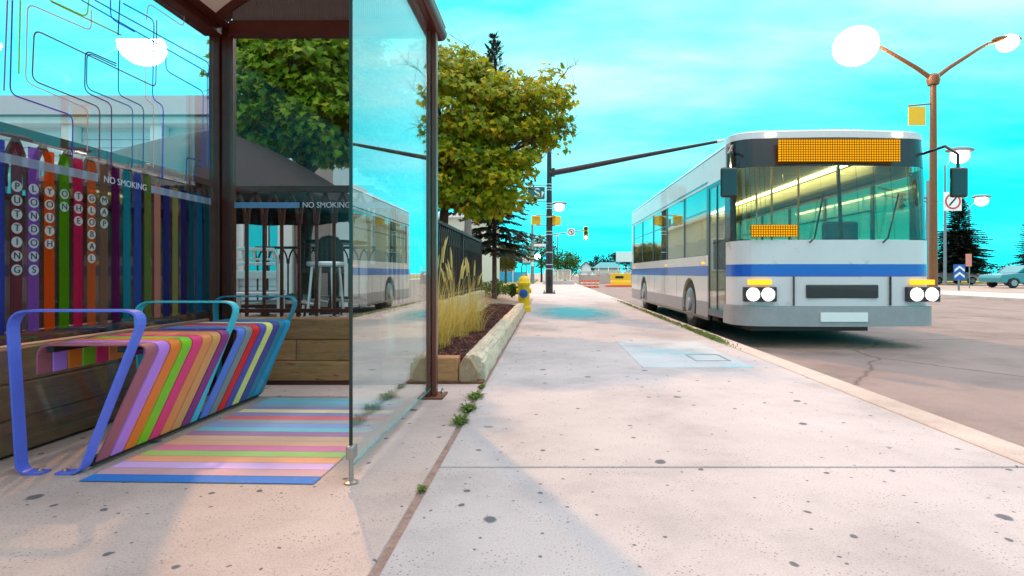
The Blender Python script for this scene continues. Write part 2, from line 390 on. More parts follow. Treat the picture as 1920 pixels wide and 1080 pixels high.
# beams
spart(MB().box(-2.068,-.787,3.455,3.52,2.345,2.44), 'beam', M['bronze'], bevel=.004)
spart(MB().box(-2.25,-2.13,.6,3.499,2.352,2.452), 'beam', M['bronze'], bevel=.006)
spart(MB().box(-2.12,-2.075,.6,3.49,2.40,2.43), 'beam', M['bronze'], bevel=.004)
# eave channel on the road side, with rounded end
ev = MB(); ev.prism(rounded([(-.80,2.345),(-.69,2.345),(-.665,2.39),(-.70,2.45),(-.80,2.45)], .03, 4), .6, 3.56, 'y')
spart(ev, 'eave', M['bronze'], bevel=.003)
# barrel roof: arched ribs and polycarbonate sheets
Rr = 1.02; cx = -1.455; cz = 2.42-Rr*math.cos(R(45))+.02
for y in (3.50, 2.45, 1.35, .62):
    a = MB(); pr = [(cx+Rr*math.sin(R(t)), cz+Rr*math.cos(R(t))) for t in range(-46,47,4)]
    a.strip(pr, .055, y-.03, y+.03, 'y'); spart(a, 'roof_rib', M['bronze'], smooth='auto')
rf = MB(); pr = [(cx+(Rr+.035)*math.sin(R(t)), cz+(Rr+.035)*math.cos(R(t))) for t in range(-47,48,2)]
rf.strip(pr, .008, .55, 3.57, 'y')
m_, nt_, out_ = newmat('roof_sheet'); p_ = N(nt_,'ShaderNodeBsdfPrincipled',Roughness=.35); p_.inputs['Base Color'].default_value=(.45,.38,.35,1)
t_ = N(nt_,'ShaderNodeBsdfTranslucent'); t_.inputs[0].default_value=(.62,.52,.47,1); x_ = N(nt_,'ShaderNodeMixShader'); x_.inputs[0].default_value=.55
nt_.links.new(p_.outputs[0],x_.inputs[1]); nt_.links.new(t_.outputs[0],x_.inputs[2]); nt_.links.new(x_.outputs[0],out_.inputs[0]); M['roof'] = m_
spart(rf, 'roof', M['roof'], smooth='auto')
# ribbed gable sheet between beam and end rib
gb = MB(); n = 90
for i in range(n):
    x0 = -2.06+1.26*i/n; x1 = -2.06+1.26*(i+1)/n; xm = (x0+x1)/2
    zt = cz+math.sqrt(max(0,Rr*Rr-(xm-cx)**2))-.02
    if zt > 2.45: gb.prism([(x0,3.485),(xm,3.478),(x1,3.485),(x1,3.492),(x0,3.492)], 2.441, zt, 'z')
spart(gb, 'gable_sheet', M['poly'])
# panes
sp_ = MB().box(-.755,-.745,2.035,3.398,.075,2.9)
side = spart(MB().box(-.755,-.745,2.037,3.398,.065,2.34), 'side_pane', M['pane_side'])
spart(MB().box(-.756,-.744,2.030,2.0365,.065,2.34), 'pane_edge', M['gasket'], side)
spart(MB().box(-.756,-.744,2.037,3.398,.060,.0645), 'pane_edge', mat('pane_edge_green',(.10,.34,.36),.2), side)
cl = MB().box(-.766,-.734,2.015,2.065,.09,.145); spart(cl, 'clamp', M['steel'], side, bevel=.008)
ft = MB(); ft.lathe((-.75,2.035,0), [(.0001,0),(.026,0),(.026,.005),(.009,.010),(.008,.10),(.0001,.10)], 14); spart(ft, 'foot', M['steel'], side, smooth='auto')
back = spart(MB().box(-2.203,-2.195,.805,3.497,.10,2.345), 'back_pane', M['pane_back'])
endp = spart(MB().box(-2.066,-.79,3.483,3.491,.10,2.342), 'end_pane', M['pane_end'])
spart(MB().box(-2.068,-2.05,3.475,3.4825,.10,2.342), 'pane_trim', M['bronze2'], endp)
spart(MB().box(-2.066,-.79,3.478,3.496,.07,.0985), 'pane_trim', M['bronze'], endp)
# bands and lettering on the glass
M['band'] = film('white_film', (.55,.57,.72), .75)
M['band2'] = film('blue_film', (.25,.45,.68), .8)
M['letter'] = mat('letter_black', (.012,.01,.012), .6, var=0)
M['dot'] = film('letter_disc', (.80,.80,.82), .75)
M['nosm'] = mat('letter_grey', (.62,.62,.74), .5, var=0)
XG = -2.1935
spart(MB().box(XG,XG+.001,1.0,2.60,1.245,1.285), 'band', M['band'], back); spart(MB().box(XG,XG+.001,2.95,3.47,1.245,1.285), 'band', M['band'], back)
text('no_smoking_lettering', 'NO SMOKING', .047, M['nosm'], back, (XG+.001,2.775,1.264), (0,1,0), (0,0,1), xs=.95)
YG = 3.4815
spart(MB().box(-2.045,-1.62,YG-.001,YG,1.225,1.262), 'band', M['band2'], endp); spart(MB().box(-1.27,-.92,YG-.001,YG,1.225,1.262), 'band', M['band2'], endp)
text('no_smoking_lettering', 'NO SMOKING', .052, M['nosm'], endp, (-1.445,YG-.001,1.243), (1,0,0), (0,0,1), xs=.95)
# a coloured vinyl stripe for each slat
for i, (nm, c) in enumerate(SL):
    y = Y0+PITCH*i
    if i == 12: c = (228,168,150)
    if i == 11: c = (150,160,90)
    if i == 14: c = (190,176,120)
    if i == 7: c = (170,130,110)
    c = [min(255, x*1.0+10) for x in c]
    f = MB().box(XG,XG+.0006,y-.024,y+.024,.55,1.335 if i < 12 else 1.30)
    tag(spart(f, 'stripe', film('film_'+nm.replace(' ','_'), lin(*c), .30), back), nm+' vinyl stripe')
for i, w in enumerate(('PUTTING','LONDONS','YOUTH','ON','THE','GLOBAL','MAP')):
    y = Y0+PITCH*(i+1); d = MB()
    for j, ch in enumerate(w):
        d.lathe((XG+.0012,y,1.158-.0575*j), [(.0001,0),(.0225,0),(.0225,.0006),(.0001,.0006)], 20, 'x')
    dd = spart(d, 'letter_disc', M['dot'], back)
    L0 = MB()
    for j, ch in enumerate(w):
        text('letter', ch, .040, M['letter'], dd, (XG+.0030,y,1.158-.0575*j), (0,1,0), (0,0,1))
# route lines running up the glass: corners given in metres along (y) and up (z) the pane
LINES = [
  ('purple',(96, 52, 120),[(2.711, 1.864), (2.529, 1.857), (2.524, 1.659), (2.681, 1.65), (2.679, 1.328)]),
  ('teal',(28, 120, 150),[(2.711, 1.852), (2.537, 1.85), (2.535, 1.677), (2.818, 1.675), (2.815, 1.355)]),
  ('brown',(120, 72, 92),[(2.99, 2.218), (2.983, 1.839), (2.277, 1.84), (2.267, 1.62), (2.611, 1.611), (2.607, 1.347)]),
  ('blue',(36, 64, 176),[(2.753, 2.192), (2.97, 2.209), (2.958, 1.765), (3.042, 1.754), (3.035, 1.332)]),
  ('blue',(36, 88, 190),[(3.062, 2.069), (3.062, 1.963), (3.394, 1.955), (3.387, 1.468)]),
  ('teal',(20, 104, 140),[(2.724, 1.938), (2.722, 1.71), (2.894, 1.703), (2.89, 1.37)]),
  ('pink',(226, 146, 150),[(2.902, 2.012), (2.905, 1.748), (2.967, 1.735), (2.964, 1.385)]),
  ('teal',(20, 120, 170),[(2.506, 2.083), (3.434, 2.093), (3.434, 1.477)]),
  ('teal',(16, 110, 160),[(2.58, 2.121), (3.451, 2.16), (3.451, 1.481)]),
  ('pink',(214, 140, 140),[(2.561, 2.063), (2.561, 1.962), (2.248, 1.937), (2.239, 1.601), (2.543, 1.582), (2.538, 1.38)]),
  ('pink',(230, 150, 150),[(3.217, 2.356), (3.21, 2.282), (2.927, 2.282), (2.912, 2.181)]),
  ('green',(130, 170, 70),[(2.346, 2.001), (2.538, 2.016), (2.547, 2.104)]),
  ('green',(140, 160, 60),[(2.217, 1.935), (2.21, 1.626)]),
  ('mauve',(140, 90, 150),[(2.164, 1.908), (2.15, 1.535)]),
  ('violet',(90, 60, 150),[(2.184, 1.918), (2.174, 1.53), (2.462, 1.526), (2.46, 1.332)]),
  ('indigo',(40, 40, 120),[(2.732, 2.199), (2.721, 2.013)]),
  ('blue',(40, 80, 180),[(2.674, 2.169), (2.674, 2.077), (2.832, 2.08)]),
  ('olive',(150, 140, 60),[(2.354, 1.998), (2.743, 2.023)]),
  ('teal',(20, 80, 130),[(3.232, 1.356), (3.24, 1.507), (3.373, 1.505)]),
  ('teal',(20, 80, 130),[(3.309, 1.369), (3.313, 1.471), (3.373, 1.47)]),]
for nm, c, pts in LINES:
    q = rounded(pts, .035, 5); b = MB(); b.strip(q, .0062 if nm != 'pink' else .0048, XG+.0012, XG+.0018, 'x')
    tag(spart(b, 'route_line', film('route_'+nm, lin(*[min(255,x*1.3+20) for x in c]), .75), back), nm+' route line')

# ------------------------------------------------------------------ timber retaining walls, planter
M['timber'] = mat('stained_timber', (.50,.23,.095), .8, var=.35, scale=5, bump=.4, bscale=30, stretch=(1,6,6), island=.22, wear=((.16,.06,.03,1), 7, .6))
M['timber_x'] = mat('brown_timber', (.30,.16,.09), .8, var=.35, scale=5, bump=.4, bscale=30, stretch=(6,1,6), island=.25)
M['timber_c'] = mat('lit_timber', (.66,.52,.33), .85, var=.2, scale=5, bump=.4, bscale=30, stretch=(6,1,6), island=.2, wear=((.34,.25,.16,1), 9, .62))  # yellow light on the road side is painted into this paler timber
def timber_wall(x0, x1, y0, y1, along, lens, h=.156, n=3):
    b = MB()
    for c in range(n):
        z0 = c*h+.003; z1 = (c+1)*h; a0, a1 = (x0,x1) if along == 'x' else (y0,y1); p = a0+random.uniform(-.9,0)*lens
        while p < a1:
            q = p+lens*random.uniform(.85,1.15); u, v = max(p,a0), min(q,a1)-.004; j = random.uniform(-.004,.004)
            if v-u > .02:
                if along == 'x': b.box(u,v,y0+j,y1,z0,z1)
                else: b.box(x0,x1+j,u,v,z0,z1)
            p = q
    return b
wl = timber_wall(-2.40,-1.225,3.90,4.05,'x',.9).build('timber_wall', M['timber'], bevel=.008); tag(wl, 'brown timber retaining wall across the far end of the bus shelter', 'retaining wall')
wl = timber_wall(-2.50,-2.345,-1.5,3.895,'y',1.1).build('timber_wall', M['timber_x'], bevel=.008); tag(wl, 'dark timber retaining wall running behind the rainbow bench', 'retaining wall')
wl = timber_wall(-1.36,-1.215,4.055,10.3,'y',.6).build('timber_wall', M['timber_c'], bevel=.01); tag(wl, 'pale timber block wall under the railing beside the mulch planter', 'retaining wall')
M['log'] = mat('weathered_log', (.62,.52,.38), .85, var=.3, scale=6, bump=.6, bscale=26, stretch=(3,.7,3), wear=((.22,.15,.10,1), 9, .60))
M['logend'] = mat('log_end', (.38,.25,.15), .85, var=.35, scale=12, bump=.4)
pl = thing('planter', 'long mulch planter edged by a weathered rounded log along the sidewalk', 'planter', (-.85,5.5,0))
lg = MB(); prof = rounded([(-.645,0),(-.645,.15),(-.615,.19),(-.525,.192),(-.48,.145),(-.468,0)], .02, 4)
ys = [4.0,5.1,6.4,7.7,9.2,11.05]; P = []
n = len(prof)
for j in range(41):
    y = 3.96+(11.0-3.96)*j/40
    for (x, z) in prof: P.append((x+random.uniform(-.008,.008), y, max(0,z*(1+random.uniform(-.06,.03)))))
lg.add(P, [(j*n+i, j*n+i+1, (j+1)*n+i+1, (j+1)*n+i) for j in range(40) for i in range(n-1)]+[tuple(range(n)), tuple(40*n+i for i in range(n-1,-1,-1))])
lgo = lg.build('log_edge', M['log'], pl, smooth='auto')
ce = MB(); ce.prism([(-.648,.0),(-.648,.13),(-.60,.192),(-.565,.185),(-.50,.075),(-.505,.03),(-.53,.0)], 3.87, 3.955, 'y'); ce.build('log_end', M['logend'], pl, bevel=.01)
MB().box(-.86,-.652,3.87,3.99,.0,.188).box(-1.21,-.865,3.872,3.99,.0,.186).build('front_timber', M['timber'], pl, bevel=.012)
MB().box(-.62,-.47,3.855,3.95,.0,.015).box(-1.21,-.63,3.86,3.869,.0,.02).build('base_timber', M['rust'], pl, bevel=.004)
mu = MB(); nx, ny = 14, 90
for j in range(ny+1):
    for i in range(nx+1):
        x = -1.212+.58*i/nx; y = 3.985+7.05*j/ny
        mu.v.append((x, y, .125+random.uniform(-.018,.02)+.03*math.sin(y*2.3+x*4)))
for j in range(ny):
    for i in range(nx): mu.f.append((j*(nx+1)+i, j*(nx+1)+i+1, (j+1)*(nx+1)+i+1, (j+1)*(nx+1)+i)); mu.m.append(0)
mu.build('mulch_bed', M['mulch'], pl)
ch = MB()
for i in range(2600):
    x = random.uniform(-1.2,-.65); y = 4.0+6.9*random.random()**1.6; z = .145+.03*math.sin(y*2.3+x*4)+random.uniform(-.006,.012)
    a = random.uniform(0,6.28); l = random.uniform(.012,.032); d = Vector((math.cos(a),math.sin(a),random.uniform(-.5,.5)))*l
    ch.bar(Vector((x,y,z))-d, Vector((x,y,z))+d, random.uniform(.005,.012), .004)
o = ch.build('mulch_chips', mat('mulch_chip', (.15,.052,.040), .95, var=.2, island=.55), pl); tag(o, kind='stuff')

# tall straw-coloured grass clumps in the planter
def grass_clump(x, y, h, nb, label, spread=.22):
    t = thing('ornamental_grass', label, 'grass clump', (x,y,.14), 'straw grass clumps in the planter')
    b = MB()
    for i in range(nb):
        a = random.uniform(0,2*math.pi); r0 = random.uniform(0,.15); hh = h*random.triangular(.25,1.15,.9); lean = spread*random.choice((random.uniform(.1,1.2),random.uniform(.8,3.0)))*hh
        droop = random.random() < .55; w = random.uniform(.0015,.0036); P = []
        dx, dy = math.cos(a), math.sin(a); sx, sy = -dy, dx
        for k in range(8):
            u = k/7; z = hh*(u - (.45*u**3 if droop else .10*u*u)); rr = r0+lean*(u**1.7)*(1.7 if droop else 1)
            ww = w*(1-u*.85); px, py = x+dx*rr, y+dy*rr
            px = max(-1.20, px)
            P += [(px-sx*ww,py-sy*ww,.13+z),(px+sx*ww,py+sy*ww,.13+z)]
        b.add(P, [(2*k,2*k+1,2*k+3,2*k+2) for k in range(7)])
    b.build('blades', M['straw'], t)
    pm = MB()
    for i in range(nb//40):
        a = random.uniform(0,6.28); hh = h*random.uniform(.9,1.15); r = random.uniform(.02,.16)
        px, py = x+math.cos(a)*r, y+math.sin(a)*r
        pm.tube([(x+math.cos(a)*.02,y+math.sin(a)*.02,.14),(x+math.cos(a)*r*.5,y+math.sin(a)*r*.5,.14+hh*.6),(px,py,.14+hh)], .0022, 4)
        pm.tube([(px,py,.14+hh*.86),(px+math.cos(a)*.02,py+math.sin(a)*.02,.14+hh),(px+math.cos(a)*.05,py+math.sin(a)*.05,.14+hh*1.1)], [.009,.011,.002], 5)
    pm.build('seed_heads', M['plume'], t)
M['straw'] = leafmat('straw_blade', (.72,.48,.07), (.90,.66,.22), (.45,.42,.08), .4)
M['plume'] = mat('straw_plume', (.62,.46,.14), .9, var=.2)
grass_clump(-.98,4.62,.80,330,'tallest straw grass clump, nearest the shelter post in the planter')
grass_clump(-.93,5.30,.74,290,'straw grass clump in the middle of the planter')
grass_clump(-.88,6.2,.68,250,'farthest straw grass clump before the open mulch in the planter')
grass_clump(-1.10,4.30,.5,300,'low straw grass clump tucked against the timber wall in the planter')

# weeds in the pavement joint
M['weed'] = leafmat('weed_leaf', (.10,.17,.03), (.22,.30,.06), None, .3)
def weed(x, y, r, n, label):
    b = MB()
    for i in range(n):
        a = random.uniform(0,6.28); l = r*random.uniform(.4,1.2); z = l*random.uniform(.2,.9); w = random.uniform(.003,.007)
        ox, oy = x+random.gauss(0,r*.3), y+random.gauss(0,r*.7); dx, dy = math.cos(a), math.sin(a)
        b.add([(ox,oy,-.005),(ox+dx*l*.5-dy*w,oy+dy*l*.5+dx*w,z*.8),(ox+dx*l,oy+dy*l,z*.75),(ox+dx*l*.5+dy*w,oy+dy*l*.5-dx*w,z*.8)], [(0,1,2,3)])
    tag(b.build('weed_tuft', M['weed']), label, 'weed', 'green weeds in the sidewalk joint')
weed(-.463,3.42,.05,150,'green weed tuft in the joint, farthest of the larger ones, near the planter corner')
weed(-.463,3.12,.048,170,'bushy green weed tuft in the middle of the sidewalk joint')
weed(-.468,2.86,.045,140,'spreading green weed tuft in the joint, nearer than the bushy one')
weed(-.463,3.74,.03,60,'small green weed tuft right below the cut log end')
weed(-.463,1.97,.018,40,'tiny weed in the joint level with the glass foot')
kw = MB()
for i in range(1500):
    y = random.choice([random.gauss(12.5,1.6),random.gauss(9.5,.8),random.gauss(7.3,.5),random.gauss(6.5,.3)]); x = 1.995+random.gauss(0,.02)
    if y > 16.5: continue
    a = random.uniform(0,6.28); l = random.uniform(.02,.06); dx, dy = math.cos(a)*l, math.sin(a)*l; z = random.uniform(.01,.05); w = .006
    kw.add([(x,y,0),(x+dx*.5-w,y+dy*.5,z),(x+dx,y+dy,z*.8),(x+dx*.5+w,y+dy*.5,z)], [(0,1,2,3)])
tag(kw.build('kerb_weeds', M['weed']), 'low green weeds growing along the kerb joint', 'weeds', kind='stuff')
# ------------------------------------------------------------------ patio railings with interlaced arches
M['iron'] = mat('brown_iron', (.075,.016,.009), .5, .0, var=.25, scale=15, spec=.3)
M['ironb'] = mat('black_iron', (.048,.018,.014), .5, .0, var=.2, scale=15, spec=.3)
def railing(name, label, a, b, z0, z1, pitch, m, posts=(), railh=.05, bar=.019):
    """a straight railing from a to b (x,y)"""
    ax, ay = a; bx, by = b; L = math.hypot(bx-ax, by-ay); ux, uy = (bx-ax)/L, (by-ay)/L
    t = thing(name, label, 'railing', (ax,ay,z0), 'patio railings with pointed arches')
    P = lambda s_, z: (ax+ux*s_, ay+uy*s_, z)
    MB().bar(P(0,z1-railh/2), P(L,z1-railh/2), .05, railh).build('top_rail', m, t, bevel=.004)
    MB().bar(P(0,z0+.05), P(L,z0+.05), .03, .03).build('bottom_rail', m, t, bevel=.003)
    n = int(L/pitch); arch = MB(); zt = z1-railh; zs = zt-.155
    for i in range(n+1):
        s_ = i*pitch+.03
        MB().bar(P(s_,z0+.01), P(s_,zs), bar, bar).build('baluster', m, t)
        for sg in (-1,1):
            pts = []
            for k in range(7):
                u = k/6; pts.append(P(min(L,max(0,s_+sg*pitch*.5*(1-math.cos(u*math.pi/2))*1.0)), zs+(zt-zs)*math.sin(u*math.pi/2)))
            pts = [P(min(L,max(0,s_+sg*(.012+(pitch*.5-.012)*u**1.8))), zs-.06+(zt-zs+.055)*(u**.8)) for u in [q/6 for q in range(7)]]
            for k in range(6): arch.bar(pts[k], pts[k+1], .017, .02)
        arch.bar(P(s_,zs-.075), P(s_,zs-.055), .036, .03)
    arch.build('arch_trim', m, t)
    for s_ in posts: MB().bar(P(s_,z0-.05), P(s_,z1+.012), .05, .05).build('post', m, t, bevel=.004)
    return t
railing('railing', 'brown iron railing with pointed arches on the wall behind the shelter end pane', (-2.40,3.97), (-1.29,3.97), .47, 1.45, .13, M['iron'])
railing('railing', 'brown iron railing with pointed arches seen through the striped back pane', (-2.42,.9), (-2.42,3.90), .47, 1.465, .13, M['iron'], posts=(2.97,))
railing('railing', 'black iron railing on the pale timber wall beside the planter grass', (-1.285,4.05), (-1.285,10.25), .47, 1.42, .13, M['ironb'], posts=(.02,1.9,3.9,6.17), railh=.04)
railing('railing', 'low black iron railing across the back of the patio behind the stools', (-4.6,8.4), (-1.5,8.4), .20, 1.22, .16, M['ironb'], railh=.04)

# ------------------------------------------------------------------ patio: floor, furniture, umbrellas
M['deck'] = mat('patio_paving', (.42,.30,.25), .8, var=.2, scale=6, bump=.2)
struct(MB().box(-9,-1.37,4.06,8.9,-.2,.15).box(-9,-2.51,-2,4.055,-.2,.149), 'patio_floor', M['deck'])
M['alu'] = mat('brushed_aluminium', (.70,.70,.72), .35, .6, var=.08)
def ladder_chair(label, x, y, rz, z=.15, m=None, name='cafe_chair'):
    m = m or M['alu']; t = thing(name, label, 'chair', (x,y,z)); t.rotation_euler.z = 0
    c, s_ = math.cos(rz), math.sin(rz)
    W = lambda u, v, w: (x+u*c-v*s_, y+u*s_+v*c, z+w)
    b = MB(); b.add([W(-.21,-.21,.45),W(.21,-.21,.45),W(.21,.21,.45),W(-.21,.21,.45),W(-.21,-.21,.48),W(.21,-.21,.48),W(.21,.21,.48),W(-.21,.21,.48)], [(3,2,1,0),(4,5,6,7),(0,1,5,4),(1,2,6,5),(2,3,7,6),(3,0,4,7)])
    b.build('seat', m, t, bevel=.008)
    for u in (-.19,.19):
        MB().tube([W(u,-.19,.46),W(u*1.05,-.23,0)], .013, 8).build('leg', m, t, smooth='auto')
        MB().tube([W(u*1.05,.23,0),W(u,.19,.46),W(u,.24,.80),W(u*.85,.26,.86)], .013, 8).build('leg', m, t, smooth='auto')
    k = MB()
    for z0, z1 in ((.60,.67),(.72,.75),(.765,.785)): k.bar(W(-.18,.225,(z0+z1)/2), W(.18,.225,(z0+z1)/2), .012, z1-z0)
    for u in (-.16,-.08,0,.08,.16): k.bar(W(u,.245,.79),W(u,.25,.855), .03, .01)
    k.bar(W(-.17,.26,.865),W(.17,.26,.865), .02, .03)
    k.build('backrest', m, t, bevel=.003); return t
def stool(label, x, y, z=.15, h=.74, m=None, r=.17, name='bar_stool'):
    m = m or M['alu']; t = thing(name, label, 'stool', (x,y,z))
    MB().lathe((x,y,z+h), [(.0001,-.03),(r*.9,-.03),(r,-.015),(r,.008),(r*.96,.015),(.0001,.015)], 24).build('seat', m, t, smooth='auto')
    for a in (45,135,225,315):
        d = (math.cos(R(a)), math.sin(R(a))); MB().tube([(x+d[0]*r*.75,y+d[1]*r*.75,z+h-.03),(x+d[0]*r*1.15,y+d[1]*r*1.15,z)], .013, 8).build('leg', m, t, smooth='auto')
    k = MB(); q = r*1.07; pts = [(x+q*math.cos(R(a))*1.0,y+q*math.sin(R(a)),z+.24) for a in range(45,406,30)]; k.tube(pts, .009, 6); k.build('footrest', m, t)
    return t
ladder_chair('white metal cafe chair with slotted back on the patio behind the end pane', -2.74, 5.05, R(200))
stool('pale round bar stool on the patio behind the end pane railing', -2.08, 5.0)
M['brownw'] = mat('brown_wicker', (.10,.035,.03), .7, var=.3, scale=40, bump=.4)
M['blackm'] = mat('black_metal', (.018,.016,.018), .4, .4)
bc = thing('bar_chair', 'dark brown bar chair with rounded tall back beyond the pale stool', 'chair', (-2.42,5.75,.15))
b = MB(); b.prism([(-2.58,.85),(-2.26,.85),(-2.27,1.12),(-2.33,1.20),(-2.42,1.22),(-2.51,1.20),(-2.57,1.12)], 5.90, 5.93, 'y'); b.build('backrest', M['brownw'], bc, bevel=.008)
MB().box(-2.60,-2.24,5.55,5.89,.80,.85).build('seat', M['brownw'], bc, bevel=.015)
for x in (-2.58,-2.26):
    for y in (5.57,5.87): MB().bar((x,y,.15),(x,y,.80), .03,.03).build('leg', M['blackm'], bc)
MB().box(-2.57,-2.27,5.575,5.59,.36,.39).build('footrest', M['blackm'], bc)
tb = thing('bar_table', 'black bar table on a pedestal between the patio chairs', 'table', (-2.62,6.6,.15))
MB().lathe((-2.62,6.6,1.18), [(.0001,-.02),(.36,-.02),(.37,0),(.36,.015),(.0001,.015)], 26).build('table_top', M['blackm'], tb, smooth='auto')
MB().lathe((-2.62,6.6,.15), [(.0001,0),(.26,0),(.25,.02),(.05,.05),(.035,.3),(.035,.95),(.09,1.0),(.0001,1.0)], 20).build('pedestal', M['blackm'], tb, smooth='auto')
pu = thing('planter_urn', 'dark tapered urn beside the bar stool at the end of the patio', 'urn', (-1.78,5.6,.15))
MB().lathe((-1.78,5.6,.15), [(.0001,0),(.10,0),(.11,.03),(.08,.10),(.11,.35),(.12,.55),(.08,.68),(.07,.72),(.0001,.72)], 18).build('body', M['blackm'], pu, smooth='auto')
MB().lathe((-1.78,5.6,.87), [(.0001,0),(.11,0),(.12,.02),(.0001,.03)], 18).build('rim', mat('blue_glaze',(.12,.42,.55),.2), pu, smooth='auto')
# folded recliners lying low behind the railing
def folded(label, x0, x1, y, z, tilt):
    t = thing('folded_lounger', label, 'lounger', (x0,y,.15)); k = MB()
    for dy in (0,.35): k.tube([(x0,y+dy,z),(x0+.1,y+dy,z+.03),(x1-.1,y+dy,z+tilt),(x1,y+dy,z+tilt-.02)], .018, 8)
    k.build('frame', M['alu'], t, smooth='auto')
    MB().box(x0+.08,x1-.12,y+.03,y+.32,z-.012,z+.012).build('sling', M['brownw'], t)
    k = MB()
    for x in (x0+.1,x1-.15):
        for dy in (0,.35): k.tube([(x,y+dy,.15),(x+.05,y+dy,z+.02)], .014, 6)
    k.build('legs_frame', M['alu'], t)
folded('low folded lounger with pale frame behind the white cafe chair', -3.35,-2.35,5.35,.46,.05)
folded('low dark folded lounger farther from the railing than the pale one', -3.3,-2.2,6.3,.50,-.03)
M['canvas'] = mat('dark_canvas', (.022,.006,.006), .85, var=.25, scale=5, bump=.15)
def umbrella(label, x, y, rim, apex, r, m, twist=0, pole_m=None):
    t = thing('patio_umbrella', label, 'umbrella', (x,y,.15), 'dark patio umbrellas')
    MB().tube([(x,y,.2),(x,y,apex+.06)], .024, 12).build('pole', pole_m or M['ironb'], t, smooth='auto')
    MB().lathe((x,y,.15), [(.0001,0),(.27,0),(.27,.04),(.06,.07),(.05,.25),(.0001,.25)], 20).build('base', M['blackm'], t, smooth='auto')
    b = MB(); n = 8; sub = 6; V = []; F = []
    for j in range(9):
        u = j/8
        for k in range(n*sub):
            a = 2*math.pi*(k/(n*sub))+twist; ph = (k % sub)/sub; sag = math.sin(ph*math.pi)
            rr = r*u*(1-.085*sag*u); V.append((x+rr*math.cos(a), y+rr*math.sin(a), apex-(apex-rim)*(u**1.12)-.03*sag*u+.04*math.sin(u*math.pi)))
    K = n*sub
    for j in range(8):
        for k in range(K): F.append((j*K+k,j*K+(k+1)%K,(j+1)*K+(k+1)%K,(j+1)*K+k))
    # valance
    for k in range(K):
        q = V[8*K+k]; V.append((q[0]*1.0,q[1],q[2]-.11))
    for k in range(K): F.append((8*K+k,8*K+(k+1)%K,9*K+(k+1)%K,9*K+k))
    b.add(V,F); c = b.build('canopy', m, t, smooth='auto'); sol = c.modifiers.new('thick','SOLIDIFY'); sol.thickness = .004
    k = MB()
    for i in range(n):
        a = 2*math.pi*i/n+twist; k.tube([(x,y,apex-.05),(x+r*.98*math.cos(a),y+r*.98*math.sin(a),rim-.005)], .009, 6)
    k.build('ribs', pole_m or M['ironb'], t)
    MB().sphere((x,y,apex+.06), .035, 10, 8).build('finial', M['blackm'], t, smooth=True)
umbrella('large dark umbrella spread over the patio behind the end pane', -3.45,5.6,1.56,2.30,1.45,M['canvas'],.2)
umbrella('smaller dark umbrella farther back on the patio, under the big one', -4.0,7.55,1.68,2.05,.95,M['canvas'],.1)

# ------------------------------------------------------------------ restaurant building behind the patio
M['siding'] = mat('pale_siding', (.56,.62,.66), .6, var=.08, scale=3)
M['white'] = mat('white_paint', (.80,.78,.77), .5, var=.06)
M['pinkwall'] = mat('taupe_stucco', (.40,.29,.26), .85, var=.12, scale=8, bump=.2)
M['winglass'] = glass('window_glass', (.25,.4,.45), r0=.25, power=3)
M['roofing'] = mat('grey_shingles', (.17,.17,.19), .9, var=.25, scale=25, bump=.4)
bd = thing('restaurant_building', 'pale blue sided restaurant with white trim behind the patio', 'building', (-8,9,0))
wb = MB(); wb.box(-15,-3.7,9.2,16,0,3.3)
z = .3
while z < 3.2: wb.box(-15,-3.7,9.17,9.2,z,z+.125); z += .14
wb.build('wall', M['siding'], bd)
MB().box(-15.3,-3.4,8.9,16.3,3.30,3.42).build('cornice', M['white'], bd, bevel=.02)
rfb = MB().prism([(8.8,3.42),(16.4,3.42),(12.6,5.0)], -15.4,-3.3,'x'); rfb.build('roof', M['roofing'], bd)
for x0, x1 in ((-4.55,-4.3),(-5.5,-5.3),(-6.7,-6.5),(-8.2,-8.0),(-9.7,-9.5),(-11.2,-11.0)):
    MB().box(x0,x1,8.98,9.16,.15,3.3).build('column', M['white'], bd, bevel=.01)
for x0 in (-5.25,-6.4,-7.8,-9.3,-10.8):
    w = 1.15 if x0 < -6 else .9
    f = MB(); f.box(x0-.06,x0,9.10,9.168,.75,2.7).box(x0+w,x0+w+.06,9.10,9.168,.75,2.7).box(x0,x0+w,9.10,9.168,2.64,2.7).box(x0,x0+w,9.10,9.168,.75,.81).box(x0+w/2-.02,x0+w/2+.02,9.11,9.166,.81,2.64)
    wf = f.build('window', M['white'], bd); MB().box(x0,x0+w,9.14,9.16,.81,2.64).build('pane', M['winglass'], wf)
tw = MB().box(-4.28,-3.69,9.05,9.165,.15,3.29).build('wall', M['pinkwall'], bd); tag(tw, 'taupe corner wall')
# neighbouring cream building further along, behind the spruce
cb = thing('shop_building', 'cream low building with dark windows behind the conifer trunks', 'building', (-8,26,0))
M['creamw'] = mat('cream_render', (.62,.54,.44), .8, var=.1, scale=3)
MB().box(-16,-3.25,26,36,0,3.5).build('wall', M['creamw'], cb)
MB().box(-16.2,-3.05,25.8,36.2,3.5,3.72).build('roof', M['white'], cb, bevel=.03)
for x0 in (-4.6,-6.4,-8.2,-10.0):
    w = MB(); w.box(x0-.08,x0+1.28,25.93,25.998,.9,2.5); wf = w.build('window', M['white'], cb); MB().box(x0,x0+1.2,25.90,25.928,.98,2.42).build('pane', M['winglass'], wf)

